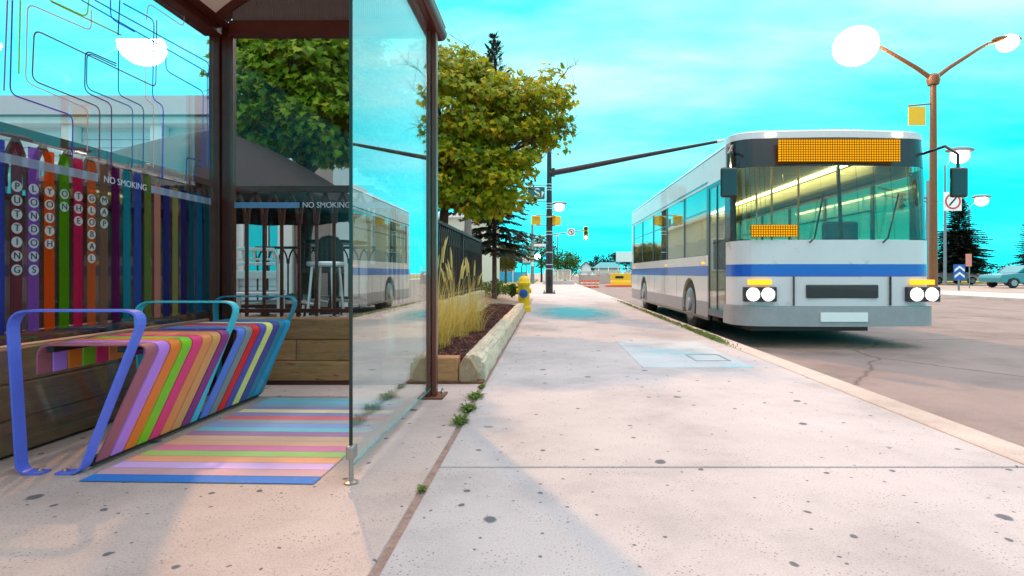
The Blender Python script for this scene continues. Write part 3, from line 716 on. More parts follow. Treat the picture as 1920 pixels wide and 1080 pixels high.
ps_ = thing('patio_screen', 'dark red-brown board screen along the back of the patio behind the striped pane', 'fence', (-4.45,1,.15)); k = MB(); y = .4
while y < 7.5: k.box(-4.5+random.uniform(-.008,.008),-4.45,y,y+.128,.16,1.42); y += .134
k.build('boards', mat('screen_boards', (.085,.028,.018), .7, var=.3, scale=5, stretch=(3,3,.6), island=.3), ps_)
for y in (.6,2.9,5.2,7.4): MB().box(-4.56,-4.515,y,y+.07,.15,1.46).build('post', M['ironb'], ps_)
MB().box(-4.52,-4.43,.38,7.52,1.422,1.455).build('cap_rail', M['ironb'], ps_)
# ------------------------------------------------------------------ trees
LEAF = [(0,.0),(.16,.10),(.42,.02),(.34,.26),(.62,.42),(.34,.46),(.30,.70),(.13,.62),(0,1.0)]
LEAF = [(x,y) for x,y in LEAF]+[(-x,y) for x,y in LEAF[-2:0:-1]]
def maple_leaf(b, p, size, out, droop):
    """one folded five-lobed leaf at p, its tip hanging outwards"""
    tip = (Vector(out)*(1-droop)+Vector((0,0,-1))*droop+Vector((random.gauss(0,.3),random.gauss(0,.3),random.gauss(0,.2)))).normalized()
    nrm = (Vector(out)*.6+Vector((0,0,1))*.8+Vector((random.gauss(0,.35),random.gauss(0,.35),random.gauss(0,.35))))
    side = tip.cross(nrm)
    if side.length < .01: side = Vector((1,0,0))
    side.normalize(); nn = side.cross(tip); fold = random.uniform(.1,.4)
    V = [Vector(p)]
    for x, y in LEAF: V.append(Vector(p)+side*(x*size)+tip*(y*size)+nn*(abs(x)*size*fold - y*y*size*.22))
    n = len(LEAF)
    b.add([Vector(p)+tip*(size*.35)-nn*(.02*size)]+V[1:], [(0,1+i,1+(i+1)%n) for i in range(n)])
def limb(mb, a, b, r0, r1, wob=.06, n=7, seg=7):
    a, b = Vector(a), Vector(b); L = (b-a).length; P = []; Q = []
    for i in range(seg+1):
        u = i/seg; w = wob*L*math.sin(u*math.pi)
        P.append(a.lerp(b,u)+Vector((random.gauss(0,w*.4),random.gauss(0,w*.4),random.gauss(0,w*.25)+.05*L*math.sin(u*math.pi)))); Q.append(r0+(r1-r0)*u)
    mb.tube(P, Q, n); return P
def maple(label, base_, trunk_top, lobes, ncl, per, size, mleaf, twigs=0, cat='tree', keep=None):
    t = thing('maple_tree', label, cat, base_, 'maple trees over the patio')
    tr = MB(); limb(tr, base_, trunk_top, .10, .065, .02, 10)
    cents = []
    tot = sum(l[3]*l[4]*l[5] for l in lobes)
    for (cx_,cy_,cz_,rx,ry,rz) in lobes:
        k = max(6, int(ncl*rx*ry*rz/tot))
        for i in range(k):
            v = Vector((random.gauss(0,1),random.gauss(0,1),random.gauss(0,1))).normalized()
            rr = random.uniform(.45,1.0)**.5
            c = Vector((cx_+v.x*rx*rr, cy_+v.y*ry*rr, cz_+v.z*rz*rr))
            if keep and not keep(c): continue
            cents.append((c, v))
    for (cx_,cy_,cz_,rx,ry,rz) in lobes:
        for q in range(3):
            e = (cx_+random.uniform(-.6,.6)*rx, cy_+random.uniform(-.6,.6)*ry, cz_+random.uniform(-.3,.6)*rz)
            P = limb(tr, trunk_top, e, .04, .010, .08, 6)
            for w in range(4):
                c, v = random.choice(cents); 
                if (c-P[5]).length < 1.2: limb(tr, P[random.randint(3,6)], c, .009, .003, .1, 5, 4)
    for i in range(twigs):
        c, v = random.choice(cents); v = Vector((v.x,v.y-.3,abs(v.z)*.6+.2)).normalized(); P = limb(tr, c, c+v*random.uniform(.35,.75), .006, .002, .12, 4, 4)
        for q in (2,3): limb(tr, P[q], P[q]+(v+Vector((random.gauss(0,.5),random.gauss(0,.5),random.gauss(0,.5))))*.2, .003, .001, .1, 4, 3)
    tr.build('trunk', M['bark'], t, smooth='auto')
    b = MB()
    for c, v in cents:
        n = int(per*random.uniform(.5,1.4)); cr = size*random.uniform(1.3,2.4)
        for i in range(n):
            d = Vector((random.gauss(0,1),random.gauss(0,1),random.gauss(0,.45))); d = d*min(1,1.5/max(.01,d.length)); p = c+d*cr*.62
            out = Vector((d.x*.6+v.x*.9, d.y*.6+v.y*.9, 0.25*v.z+.1)); out.normalize()
            maple_leaf(b, p, size*random.uniform(.65,1.2), out, random.uniform(.25,.7))
    b.build('crown', mleaf, t)
    return t
M['bark'] = mat('bark', (.10,.060,.045), .9, var=.35, scale=14, bump=.6, bscale=30, stretch=(4,4,1))
M['barkg'] = mat('grey_bark', (.28,.24,.22), .9, var=.3, scale=14, bump=.5, stretch=(4,4,1))
M['maple1'] = leafmat('maple_leaf_green', (.09,.19,.006), (.30,.42,.015), (.46,.42,.03), .42)
M['maple2'] = leafmat('maple_leaf_gold', (.13,.20,.008), (.46,.46,.015), (.90,.52,.02), .45)
maple('broad maple with yellowing leaves above the black railing by the sidewalk', (-1.62,8.1,.1), (-1.55,8.0,1.75),
      [(-1.55,7.9,3.15,1.15,1.0,.85),(-.75,7.9,2.85,.75,.8,.75),(-.35,7.8,3.15,.55,.6,.40),(-1.5,7.8,2.3,1.05,.9,.55),(-.85,7.8,2.1,.62,.7,.42),(-1.6,8,3.85,.75,.6,.35),(-2.6,8,3.0,.7,.8,.7),(-.10,7.8,3.45,.5,.5,.28),(.02,7.9,2.9,.32,.4,.22),(-1.0,7.6,1.85,.5,.5,.22),(-.75,7.8,3.75,.4,.5,.22)],
      860, 25, .094, M['maple2'], twigs=60)
maple('green maple filling the shelter end pane above the large umbrella', (-3.15,6.9,.1), (-3.05,6.8,2.0),
      [(-2.9,6.5,3.15,.95,.8,.75),(-3.35,6.5,2.75,.55,.6,.5),(-2.5,6.5,2.65,.7,.7,.5),(-2.9,6.5,3.75,.9,.7,.45)], 700, 28, .092, M['maple1'])
# dark spruce behind the maple
def spruce(label, x, y, z0, h, r, m, nb=26, name='spruce_tree', trunk_m=None, dens=1.0):
    t = thing(name, label, 'tree', (x,y,z0)); tr = MB(); tr.tube([(x,y,z0),(x,y,z0+h*.6),(x,y,z0+h)], [.0095*h,.006*h,.003], 9)
    b = MB(); br = tr
    for i in range(nb):
        u = i/(nb-1); z = z0+h*(.20+.79*u); rr = r*(1-u)**.8*random.uniform(.65,1.25)+.10*(1-u)+.03
        k = int((7-3.5*u)*dens+2)
        for j in range(k):
            a = 2*math.pi*(j+random.random())/k; d = Vector((math.cos(a),math.sin(a),-.25+1.5*u**2.5)); L = rr*random.uniform(.7,1.1)
            p0 = Vector((x,y,z)); br.tube([p0, p0+d*L*.5-Vector((0,0,.03*L)), p0+d*L], [.012,.008,.003], 4, cap=False)
            side = Vector((-d.y,d.x,0)).normalized()
            for q in range(int((16+30*L)*dens)):
                s_ = random.uniform(.12,1.05); p = p0+d*L*s_; l = (.10+.16*(1-s_))*(.55+.45*L)*random.uniform(.7,1.2); g_ = random.choice((-1,1))
                e = p+side*g_*l+d*l*.8+Vector((0,0,random.uniform(-.6,.15)*l)); w = .026+.02*L
                n_ = (e-p).cross(Vector((0,0,1))).normalized()*w
                b.add([p, (p+e)/2+n_, e, (p+e)/2-n_+Vector((0,0,.02))], [(0,1,2,3)])
    tr.build('trunk', trunk_m or M['bark'], t, smooth='auto'); b.build('crown', m, t); return t
M['needle'] = leafmat('spruce_needle', (.018,.030,.022), (.06,.085,.06), (.10,.10,.08), .15)
M['needle2'] = leafmat('dark_needle', (.014,.018,.012), (.045,.05,.03), None, .15)
spruce('tall dark spruce whose top rises above the yellowing maple', -1.42,14.2,.1,7.0,1.25,M['needle'],30)
# leafless tree
def bare_tree(label, x, y, h):
    t = thing('bare_tree', label, 'tree', (x,y,0)); b = MB(); limb(b, (x,y,0), (x+.05,y,h*.45), .10, .075, .02, 9)
    def grow(p, d, L, r, k):
        e = p+d*L; P = limb(b, p, e, r, r*.55, .08, 6 if r > .02 else 4, 4)
        if k == 0: return
        for i in range(3 if k > 1 else 4):
            nd = (d+Vector((random.gauss(0,.55),random.gauss(0,.4),random.gauss(.1,.35)))).normalized()
            grow(P[random.randint(2,4)], nd, L*random.uniform(.55,.85), r*.55, k-1)
    for i in range(5):
        a = i*1.26; grow(Vector((x+.05,y,h*.45)), Vector((math.cos(a)*.7,math.sin(a)*.4,.75)).normalized(), h*.24, .05, 4)
    b.build('trunk', M['barkg'], t)
bare_tree('grey trunked bare tree with fine twigs behind the yellowing maple', -1.85,12.2,5.4)

# ------------------------------------------------------------------ hydrant
M['hyd'] = mat('hydrant_yellow', (.95,.60,.008), .42, var=.10, scale=9, bump=.05, wear=((.30,.13,.02,1), 16, .70))
M['hydb'] = mat('hydrant_blue', (.01,.10,.42), .4, var=.12)
hx, hy = -.50, 11.2
hd = thing('fire_hydrant', 'yellow fire hydrant with a blue pumper cap at the end of the log', 'fire hydrant', (hx,hy,0))
bd_ = MB().lathe((hx,hy,0), [(.0001,0),(.155,0),(.155,.03),(.145,.035),(.145,.055),(.155,.06),(.155,.085),(.122,.10),(.118,.53),(.122,.54),(.122,.555)], 28).build('barrel', M['hyd'], hd, smooth='auto')
for i in range(8):
    a = i*math.pi/4+.2; MB().lathe((hx+.135*math.cos(a),hy+.135*math.sin(a),.085), [(.0001,0),(.016,0),(.016,.015),(.0001,.016)], 6).build('bolt', M['hyd'], bd_)
MB().lathe((hx,hy,.556), [(.0001,0),(.148,0),(.150,.012),(.150,.045),(.138,.055),(.130,.075),(.118,.115),(.092,.155),(.055,.178),(.03,.185),(.028,.195),(.028,.225),(.0001,.226)], 28).build('bonnet', M['hyd'], hd, smooth='auto')
cap = MB().lathe((hx,hy-.118,.375), [(.0001,-.085),(.02,-.085),(.022,-.055),(.080,-.05),(.090,-.04),(.090,-.005),(.075,.0),(.075,.03),(.0001,.03)], 24, 'y').build('pumper_cap', M['hydb'], hd, smooth='auto')
MB().lathe((hx,hy-.175,.375), [(.0001,-.05),(.016,-.05),(.018,-.02),(.018,-.004),(.0001,-.003)], 5, 'y').build('cap_nut', M['hydb'], cap)
for sg in (-1,1):
    MB().lathe((hx+sg*.125,hy,.43), [(.0001,-.035),(.05,-.03),(.055,0),(.05,.03),(.0001,.035)], 16, 'x').build('side_cap', M['hyd'], hd, smooth='auto')
# ------------------------------------------------------------------ street furniture at the crossing
M['pole'] = mat('painted_pole', (.045,.030,.034), .35, .4, var=.2, scale=3)
M['polegrey'] = mat('galvanised_pole', (.25,.25,.27), .45, .6, var=.15)
M['sigy'] = mat('signal_yellow', (.85,.48,.01), .4, var=.06)
M['signgreen'] = mat('sign_green', (.012,.13,.14), .4, var=.05)
M['signwhite'] = mat('sign_white', (.82,.82,.80), .4, var=.03)
M['signblue'] = mat('sign_blue', (.02,.10,.45), .4, var=.03)
M['signred'] = mat('sign_red', (.55,.03,.03), .4, var=.03)
M['orange'] = mat('safety_orange', (.80,.12,.01), .5, var=.08)
M['lampglow'] = glow('lamp_light', (1.0,.80,.60), 9)
M['lampfar'] = glow('lamp_light_far', (1.0,.86,.76), 5)
sig = thing('traffic_signal', 'dark signal pole with a long rising mast arm at the end of the sidewalk', 'traffic signal', (.06,21,0))
X, Y = .06, 21
pole = MB(); pole.tube([(X,Y,.03),(X,Y,1.5),(X,Y,3.0),(X,Y,5.72)], [.145,.135,.12,.085], 18); po = pole.build('pole', M['pole'], sig, smooth='auto')
MB().box(X-.24,X+.24,Y-.24,Y+.24,.0,.035).build('base_plate', M['pole'], po, bevel=.01)
for sx in (-1,1):
    for sy in (-1,1): MB().lathe((X+sx*.2,Y+sy*.2,.035), [(.0001,0),(.03,0),(.03,.05),(.018,.055),(.018,.09),(.0001,.09)], 6).build('bolt', M['steel'], po)
for z in (.95,1.12,1.6,2.3,2.42,3.0,3.32,3.42,3.52,4.05,4.15,4.28): MB().lathe((X,Y,z), [(.0001,0),(.15-.01*z,0),(.15-.01*z,.03),(.0001,.03)], 18).build('band', M['alu'], po, smooth='auto')
hp = MB(); pts = [(-.05,.28),(.05,.28),(.07,.42),(.05,.6),(0,.66),(-.05,.6),(-.07,.42)]; hp.prism([(X+a,b) for a,b in pts], Y-.152, Y-.138, 'y'); hp.build('hand_hole', M['blackm'], po)
am = MB(); am.tube([(X,Y,4.72),(X+.9,Y,4.88),(3.4,Y,5.36),(6.65,Y,5.97)], [.12,.115,.09,.055], 14); ao = am.build('mast_arm', M['pole'], sig, smooth='auto')
MB().tube([(6.65,Y,5.97),(6.95,Y,6.03)], [.085,.05], 12).build('arm_cap', M['signwhite'], ao, smooth='auto')
MB().box(X+.10,X+.22,Y-.13,Y+.13,4.60,4.92).build('arm_flange', M['pole'], ao, bevel=.02)
def ped_head(x, z, w, ang):
    k = thing('pedestrian_signal', 'yellow pedestrian signal box on the %s side of the dark signal pole' % ('planter' if x < X else 'road'), 'pedestrian signal', (x,Y,z), 'yellow signal boxes on the pole')
    c, s_ = math.cos(R(ang)), math.sin(R(ang)); W = lambda u, v, q: (x+u*c-v*s_, Y+u*s_+v*c, z+q)
    b = MB(); h = w*.55
    b.add([W(-h,-.14,-.17),W(h,-.14,-.17),W(h,.14,-.17),W(-h,.14,-.17),W(-h,-.14,.17),W(h,-.14,.17),W(h,.14,.17),W(-h,.14,.17)], [(3,2,1,0),(4,5,6,7),(0,1,5,4),(1,2,6,5),(2,3,7,6),(3,0,4,7)])
    b.build('housing', M['sigy'], k, bevel=.02)
    v = MB(); v.add([W(-h*.85,-.14,.16),W(h*.85,-.14,.16),W(h*.85,-.30,.13),W(-h*.85,-.30,.13),W(-h*.85,-.30,.11),W(h*.85,-.30,.11)], [(0,1,2,3),(3,2,5,4)]); v.build('visor', M['sigy'], k)
    f = MB()
    for q in (.20,-.20): f.tube([W(0,0,q),(X,Y,z+q)], .018, 6)
    f.build('bracket', M['polegrey'], k)
ped_head(-.46,2.88,.32,8); ped_head(.30,2.86,.34,-50)
ss = thing('street_sign', 'green street sign with white lettering half hidden by leaves on the signal pole', 'street sign', (-.36,20.98,3.65))
pn = MB().box(-.80,-.10,20.955,20.98,3.68,4.20); pno = pn.build('panel', M['signgreen'], ss)
bo = MB().box(-.80,-.10,20.95,20.954,3.68,3.70).box(-.80,-.10,20.95,20.954,4.18,4.20).box(-.12,-.10,20.95,20.954,3.701,4.179).box(-.80,-.78,20.95,20.954,3.701,4.179); bo.build('border', M['signwhite'], pno)
text('lettering', 'S', .50, M['signwhite'], pno, (-.42,20.952,3.94), (1,0,0), (0,0,1), xs=1.1)
MB().prism([(-.24,3.76),(-.13,3.98),(-.24,4.02)], 20.95,20.954,'y').build('mark', M['signwhite'], pno)
for z in (3.62,4.26):
    MB().bar((-.78,21,z),(0,21,z),.03,.03).build('bracket', M['polegrey'], ss)
# far corner: second signal
f2 = thing('traffic_signal', 'thin grey far signal pole with a lit head on a slim arm', 'traffic signal', (-1.2,40,0)); X2, Y2 = -1.15, 40
p2 = MB().tube([(X2,Y2,0),(X2,Y2,2.4),(X2,Y2,4.5)], [.15,.12,.09], 12).build('pole', M['polegrey'], f2, smooth='auto')
MB().tube([(X2,Y2,3.35),(.3,Y2,3.66),(2.85,Y2,4.02)], [.06,.05,.04], 8).build('mast_arm', M['polegrey'], f2, smooth='auto')
MB().box(X2-.10,X2+.14,Y2-.17,Y2-.13,1.75,1.95).build('notice', M['sigy'], f2)
MB().box(X2-.08,X2+.10,Y2-.17,Y2-.13,1.3,1.65).build('notice', M['signwhite'], f2)
def head(parent_label, x, y, z, s, lit, group=None, lab=None):
    t = thing('signal_head', lab, 'signal light', (x,y,z), group)
    MB().box(x-.17*s,x+.17*s,y-.1*s,y+.1*s,z-.5*s,z+.5*s).build('housing', M['sigy'], t, bevel=.03*s)
    for i, (nm, cc) in enumerate((('red_lens',(1,.02,.05)),('amber_lens',(1,.5,.05)),('green_lens',(.55,1,.85)))):
        zz = z+(.32-.32*i)*s; on = lit == nm.split('_')[0]
        m = glow('lens_on_'+nm, cc, .8) if on else mat('lens_off_'+nm, (.10,.06,.02), .3)
        MB().lathe((x,y-.1*s,zz), [(.0001,-.012),(.12*s,-.01),(.12*s,.0),(.0001,.001)], 16, 'y').build(nm, m, t)
        vz = MB(); vz.strip([(x+.135*s*math.cos(R(a)), zz+.135*s*math.sin(R(a))) for a in range(-10,191,20)], .012, y-.3*s, y-.1*s, 'y'); vz.build('visor', M['blackm'], t)
    return t
head('', 2.85, 40, 3.78, 1.0, 'green', lab='yellow far signal head lit at the bottom, hanging on the slim grey arm')
nl = thing('turn_sign', 'small white no-turn sign on the slim arm of the far signal', 'road sign', (1.75,39.9,3.9))
MB().box(1.5,2.02,39.93,39.95,3.62,4.14).build('panel', M['signwhite'], nl)
MB().strip([(1.76+.2*math.cos(R(a)),3.88+.2*math.sin(R(a))) for a in range(0,361,20)], .045, 39.92,39.928,'y').build('ring', M['signred'], nl)
k = MB().bar((1.80,39.922,3.76),(1.80,39.922,3.93),.012,.05,up=(1,0,0)).bar((1.82,39.922,3.93),(1.70,39.922,3.93),.012,.05); k.build('arrow', M['blackm'], nl)
MB().bar((1.62,39.915,4.02),(1.90,39.915,3.74),.008,.04).build('slash', M['signred'], nl)
wl_ = thing('walk_light', 'bright blue-white lit pedestrian light on the thin far pole', 'pedestrian signal', (-.75,40,2.0))
MB().box(-1.05,-.6,39.95,40.1,1.80,2.25).build('housing', M['blackm'], wl_, bevel=.03); MB().lathe((-.76,39.93,2.03), [(.0001,-.02),(.2,-.015),(.22,.0),(.0001,.01)], 20, 'y').build('lens', glow('walk_glow',(.45,.95,1),3), wl_)
ns = thing('name_sign', 'small pale street blade sign on the thin far pole', 'street sign', (-.9,39.9,2.9)); MB().box(-1.05,-.2,39.9,39.92,2.80,2.98).build('panel', M['signwhite'], ns); MB().box(-1.05,-.2,39.9,39.92,2.985,3.03).box(-1.05,-.2,39.9,39.92,2.75,2.795).build('trim', M['signred'], ns)
def lamp(name, label, x, y, z, px, glowm, r, pm, group):
    """street lamp: pole at px, curved arm to a lit head at x"""
    t = thing(name, label, 'street lamp', (px,y,0), group)
    MB().tube([(px,y,0),(px,y,z*.5),(px,y,z*.93)], [.11,.09,.06], 10).build('pole', pm, t, smooth='auto')
    MB().tube([(px,y,z*.92),(px+(x-px)*.35,y,z*.97),(x-(.3 if x > px else -.3)*1.2,y,z)], .035, 8).build('arm', pm, t, smooth='auto')
    MB().sphere((x,y,z+r*.75), r*1.15, 14, 8, (1.5,.9,.35)).build('hood', pm, t, smooth=True)
    MB().sphere((x,y,z), r, 20, 12, (1,1,.85)).build('globe', glowm, t, smooth=True)
    return t
lamp('street_lamp', 'lit street lamp with round white glow just beyond the dark signal pole', .86,40,5.75,.30,M['lampfar'],.36,M['polegrey'],'street lamps')
lamp('street_lamp', 'lit street lamp standing above the dark conifer across the road', 30.9,40,9.55,29.8,M['lampfar'],.60,M['polegrey'],'street lamps')
lamp('street_lamp', 'smaller lit street lamp to the open side of the dark conifer', 48.8,60,8.9,47.4,M['lampfar'],.62,M['polegrey'],'street lamps')
MB_ = thing('lamp_post', 'slim unlit grey lamp post behind the green tree at the crossing', 'lamp post', (.9,50,0)); MB().tube([(.9,50,0),(.9,50,4.2)], [.07,.05], 8).build('pole', M['polegrey'], MB_); MB().sphere((.9,50,4.3), .14, 10, 8).build('globe', M['signwhite'], MB_, smooth=True)
# the tall double-armed lamp over the bus
dl = thing('street_lamp', 'tall brown double armed street lamp rising above the bus', 'street lamp', (17.35,24,0), 'street lamps'); X3, Y3 = 17.35, 24
M['polebr'] = mat('brown_pole', (.20,.075,.025), .5, .2, var=.2)
MB().tube([(X3,Y3,-.12),(X3,Y3,5),(X3,Y3,9.6)], [.18,.15,.12], 14).build('pole', M['polebr'], dl, smooth='auto')
MB().lathe((X3,Y3,9.25), [(.0001,0),(.22,.02),(.27,.2),(.25,.4),(.15,.5),(.0001,.5)], 14).build('collar', M['polebr'], dl, smooth='auto')
for sg, xe, ze in ((-1,14.35,11.15),(1,20.2,11.2)):
    dx = xe-X3; MB().tube([(X3,Y3,9.5),(X3+dx*.25,Y3,9.5+.32*(ze-9.5)),(X3+dx*.7,Y3,9.5+.80*(ze-9.5)),(X3+dx*.86,Y3,9.5+.95*(ze-9.5)),(xe,Y3,ze)], [.10,.09,.07,.06,.05], 10).build('arm', M['polebr'], dl, smooth='auto')
    hx_ = xe+sg*.45; hb = MB(); hb.sphere((hx_,Y3,ze+.10), .5, 16, 8, (1.3,.6,.32)); hb.build('hood', M['polebr'], dl, smooth=True)
    MB().sphere((hx_+sg*.05,Y3,ze-.02-(.42 if sg<0 else .1)*.3), (.92 if sg < 0 else .40), 24, 14, (1,1,.9)).build('globe', M['lampglow'], dl, smooth=True)  # left globe enlarged to the breadth of its glare
yb = thing('hanging_banner', 'square yellow banner hung beside the tall double lamp pole', 'banner', (16.6,24,7.4)); MB().box(16.22,16.98,23.97,24.0,7.45,8.28).build('panel', M['sigy'], yb); MB().tube([(16.22,24,8.32),(17.3,24,8.42)], .03, 6).build('bracket', M['polebr'], yb)

# across the road, right of the bus
tl = thing('traffic_signal', 'grey signal pole with overhead arm across the road behind the bus', 'traffic signal', (21.4,30,0))
MB().tube([(21.4,30,-.12),(21.4,30,6.0)], [.14,.10], 12).build('pole', M['polegrey'], tl, smooth='auto')
MB().tube([(21.4,30,5.0),(18.6,30,5.6)], .07, 8).tube([(21.4,30,4.8),(18.6,30,5.2)], .05, 8).build('mast_arm', M['polegrey'], tl, smooth='auto')
head('', 20.7, 29.8, 4.35, .95, 'red', lab='signal head showing red over the road behind the bus', group='signal heads across the road')
head('', 19.7, 29.8, 4.8, .95, 'none', lab='unlit signal head next to the red one behind the bus', group='signal heads across the road')
nt_s = thing('turn_sign', 'white square sign with a dark ringed arrow in front of the conifer', 'road sign', (22.6,30,4.9))
MB().box(22.25,23.25,29.95,29.98,4.3,5.35).build('panel', M['signwhite'], nt_s)
MB().strip([(22.75+.4*math.cos(R(a)),4.83+.4*math.sin(R(a))) for a in range(0,361,15)], .08, 29.93,29.945,'y').build('ring', M['signred'], nt_s)
MB().bar((22.55,29.94,4.6),(22.95,29.94,5.06),.012,.08).build('arrow', M['blackm'], nt_s)
MB().bar((21.4,30,4.8),(22.3,30,4.8),.05,.05).build('bracket', M['polegrey'], nt_s)
cv = thing('chevron_sign', 'blue sign with two pale chevrons pointing up beyond the bus front', 'road sign', (21.6,28,0))
MB().box(21.3,21.9,27.98,28,.45,1.25).build('panel', M['signblue'], cv); MB().box(21.56,21.64,28.001,28.05,-.12,1.2).build('post', M['polegrey'], cv)
for z in (.62,.95):
    MB().prism([(21.34,z-.08),(21.6,z+.12),(21.86,z-.08),(21.86,z+.04),(21.6,z+.24),(21.34,z+.04)], 27.96,27.975,'y').build('chevron', M['orange'] if False else M['signwhite'], cv)
pk = thing('parking_sign', 'thin pale pink sign on a post beside the parked cars', 'road sign', (25.3,32,0)); MB().tube([(25.3,32,-.12),(25.3,32,1.9)], .03, 6).build('post', M['polegrey'], pk); MB().box(25.05,25.4,31.95,31.97,1.2,1.95).build('panel', mat('faded_red',(.65,.25,.2),.5), pk)
M['tyre'] = mat('tyre_rubber', (.018,.018,.018), .85, var=.2)
M['rim'] = mat('rim_metal', (.35,.35,.36), .35, .8)
M['carglass'] = glass('car_glass', (.12,.16,.18), r0=.12, power=3)
def car(label, x, y, c, g='cars parked across the road'):
    """a parked car seen from its side, long axis along x"""
    t = thing('parked_car', label, 'car', (x,y,-.12), g); z = -.12; m = mat('car_paint', c, .25, .1, var=.03, coat=.6)
    P = lambda pts: [(x+a, z+b) for a,b in pts]
    body = MB(); body.prism(P([(-2.15,.35),(-2.2,.62),(-2.1,.82),(-1.1,.92),(1.1,.93),(1.95,.85),(2.15,.65),(2.15,.35),(1.75,.30),(1.65,.52),(1.35,.62),(1.05,.52),(.95,.28),(-.95,.28),(-1.05,.52),(-1.35,.62),(-1.65,.52),(-1.75,.30)]), y-.85,y+.85,'y'); body.build('body', m, t, bevel=.05)
    MB().prism(P([(-1.05,.93),(-.45,1.40),(.75,1.42),(1.35,.94)]), y-.72,y+.72,'y').build('cabin', m, t, bevel=.06)
    for poly in ([(-.88,.96),(-.38,1.34),(.10,1.35),(.10,.96)],[(.18,.96),(.18,1.35),(.68,1.36),(1.12,.97)]): MB().prism(P(poly), y-.735,y-.722,'y').build('window', M['carglass'], t)
    for dx in (-1.35,1.35):
        for sy in (-1,1):
            w = MB().lathe((x+dx,y+sy*.76,z+.31), [(.0001,-.1),(.27,-.1),(.31,-.07),(.31,.07),(.27,.1),(.0001,.1)], 20, 'y').build('wheel', M['tyre'], t, smooth='auto')
            MB().lathe((x+dx,y+sy*.87,z+.31), [(.0001,-.01),(.19,-.01),(.18,.01),(.0001,.012)], 14, 'y').build('rim', M['rim'], w)
    return t
car('teal car parked across the road at the edge of view', 29.9,33.5,(.02,.25,.30)); car('dark blue car parked beyond the teal one', 35.2,40,(.02,.05,.16)); car('white car parked near the thin pink sign', 33.0,44,(.7,.7,.7))
# verge across the road
struct(MB().box(15,18.5,-25,160,-.6,.0), 'far_sidewalk', M['plaza'], bevel=.02)
struct(MB().box(18.5,80,46,160,-.4,.03), 'verge', M['lawn'])
# left background
for x, y, h, lab in ((-4.0,40,5.2,'reddish wooden utility pole behind the small round tree'),(-4.6,40.5,4.9,'grey utility pole with a yellow notice near the round tree')):
    t = thing('utility_pole', lab, 'utility pole', (x,y,0), 'utility poles by the lawn'); MB().tube([(x,y,0),(x,y,h)], [.13,.10], 10).build('pole', M['barkg'] if h < 5 else mat('red_pole',(.32,.10,.09),.8), t, smooth='auto')
    if h < 5: MB().box(x-.22,x+.25,y-.16,y-.135,2.0,2.5).build('notice', M['sigy'], t)
ct = thing('court_fence', 'low bright blue court boards across the lawn behind the hydrant', 'fence', (-3.5,46,0))
MB().box(-6.6,-1.75,46,46.1,.0,.90).build('board', mat('court_blue',(.03,.38,.72),.6), ct)
for x in (-6.6,-5.4,-4.2,-3.0,-1.8): MB().box(x-.04,x+.04,45.9,45.99,0,1.0).build('post', M['signwhite'], ct)
# trees in leaf, distant
def leafy(label, x, y, z0, h, rx, rz, m, n=2600, size=.16, group=None, name='leafy_tree', r=.10):
    t = thing(name, label, 'tree', (x,y,z0), group); tr = MB(); zc = z0+h-rz
    P = limb(tr, (x,y,z0), (x,y,zc), r, r*.6, .03, 8)
    for i in range(6):
        a = i*1.05; limb(tr, P[5], (x+rx*.6*math.cos(a),y+rx*.6*math.sin(a),zc+rz*random.uniform(-.2,.6)), r*.4, r*.12, .08, 5, 4)
    tr.build('trunk', M['bark'], t, smooth='auto'); b = MB()
    cl = []
    for i in range(46):
        v = Vector((random.gauss(0,1),random.gauss(0,1),random.gauss(0,1))).normalized()*random.uniform(.35,1)**.4; cl.append((Vector((x+v.x*rx*.85,y+v.y*rx*.85,zc+v.z*rz*.85)), v))
    for i in range(n):
        c, v = random.choice(cl); p = c+Vector((random.gauss(0,1),random.gauss(0,1),random.gauss(0,.8)))*rx*.17
        d = Vector((random.gauss(0,1),random.gauss(0,1),random.gauss(0,1))).normalized(); e = d.cross(Vector((.3,.5,.8))).normalized(); q = size*random.uniform(.6,1.2)
        b.add([p-d*q*.5, p+e*q*.32, p+d*q*.5, p-e*q*.32], [(0,1,2,3)])
    b.build('crown', m, t); return t
M['lf1'] = leafmat('leaf_green', (.03,.085,.012), (.11,.20,.02), None, .3)
M['lf2'] = leafmat('leaf_brown_green', (.06,.07,.012), (.15,.15,.02), (.24,.11,.02), .3)
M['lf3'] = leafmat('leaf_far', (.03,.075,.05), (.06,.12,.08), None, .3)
leafy('small round brown-green tree on the lawn behind the hydrant', -3.3,42,0,3.25,1.15,1.15,M['lf2'],3000,.15)
leafy('green tree behind the thin far pole', -.55,47,0,4.3,1.35,1.7,M['lf1'],3000,.17)
leafy('broad bright green tree beside the slatted guard fence', 1.5,46,0,3.05,1.5,1.4,M['lf1'],3400,.17)
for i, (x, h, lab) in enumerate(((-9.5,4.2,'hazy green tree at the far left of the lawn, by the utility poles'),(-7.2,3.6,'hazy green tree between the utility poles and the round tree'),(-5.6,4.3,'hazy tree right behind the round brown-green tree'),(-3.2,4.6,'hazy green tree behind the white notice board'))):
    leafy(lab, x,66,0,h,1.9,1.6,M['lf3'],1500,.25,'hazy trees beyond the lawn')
for x, h, rx, lab in ((8.2,4.3,1.9,'dark far tree left of the white billboard, alone'),(11.5,4.6,2.2,'dark far tree next to the white billboard'),(14.8,4.2,2.0,'dark far tree partly behind the white billboard')):
    leafy(lab, x,92,-.1,h,rx,1.8,M['needle'],1700,.3,'dark trees beyond the bridge')
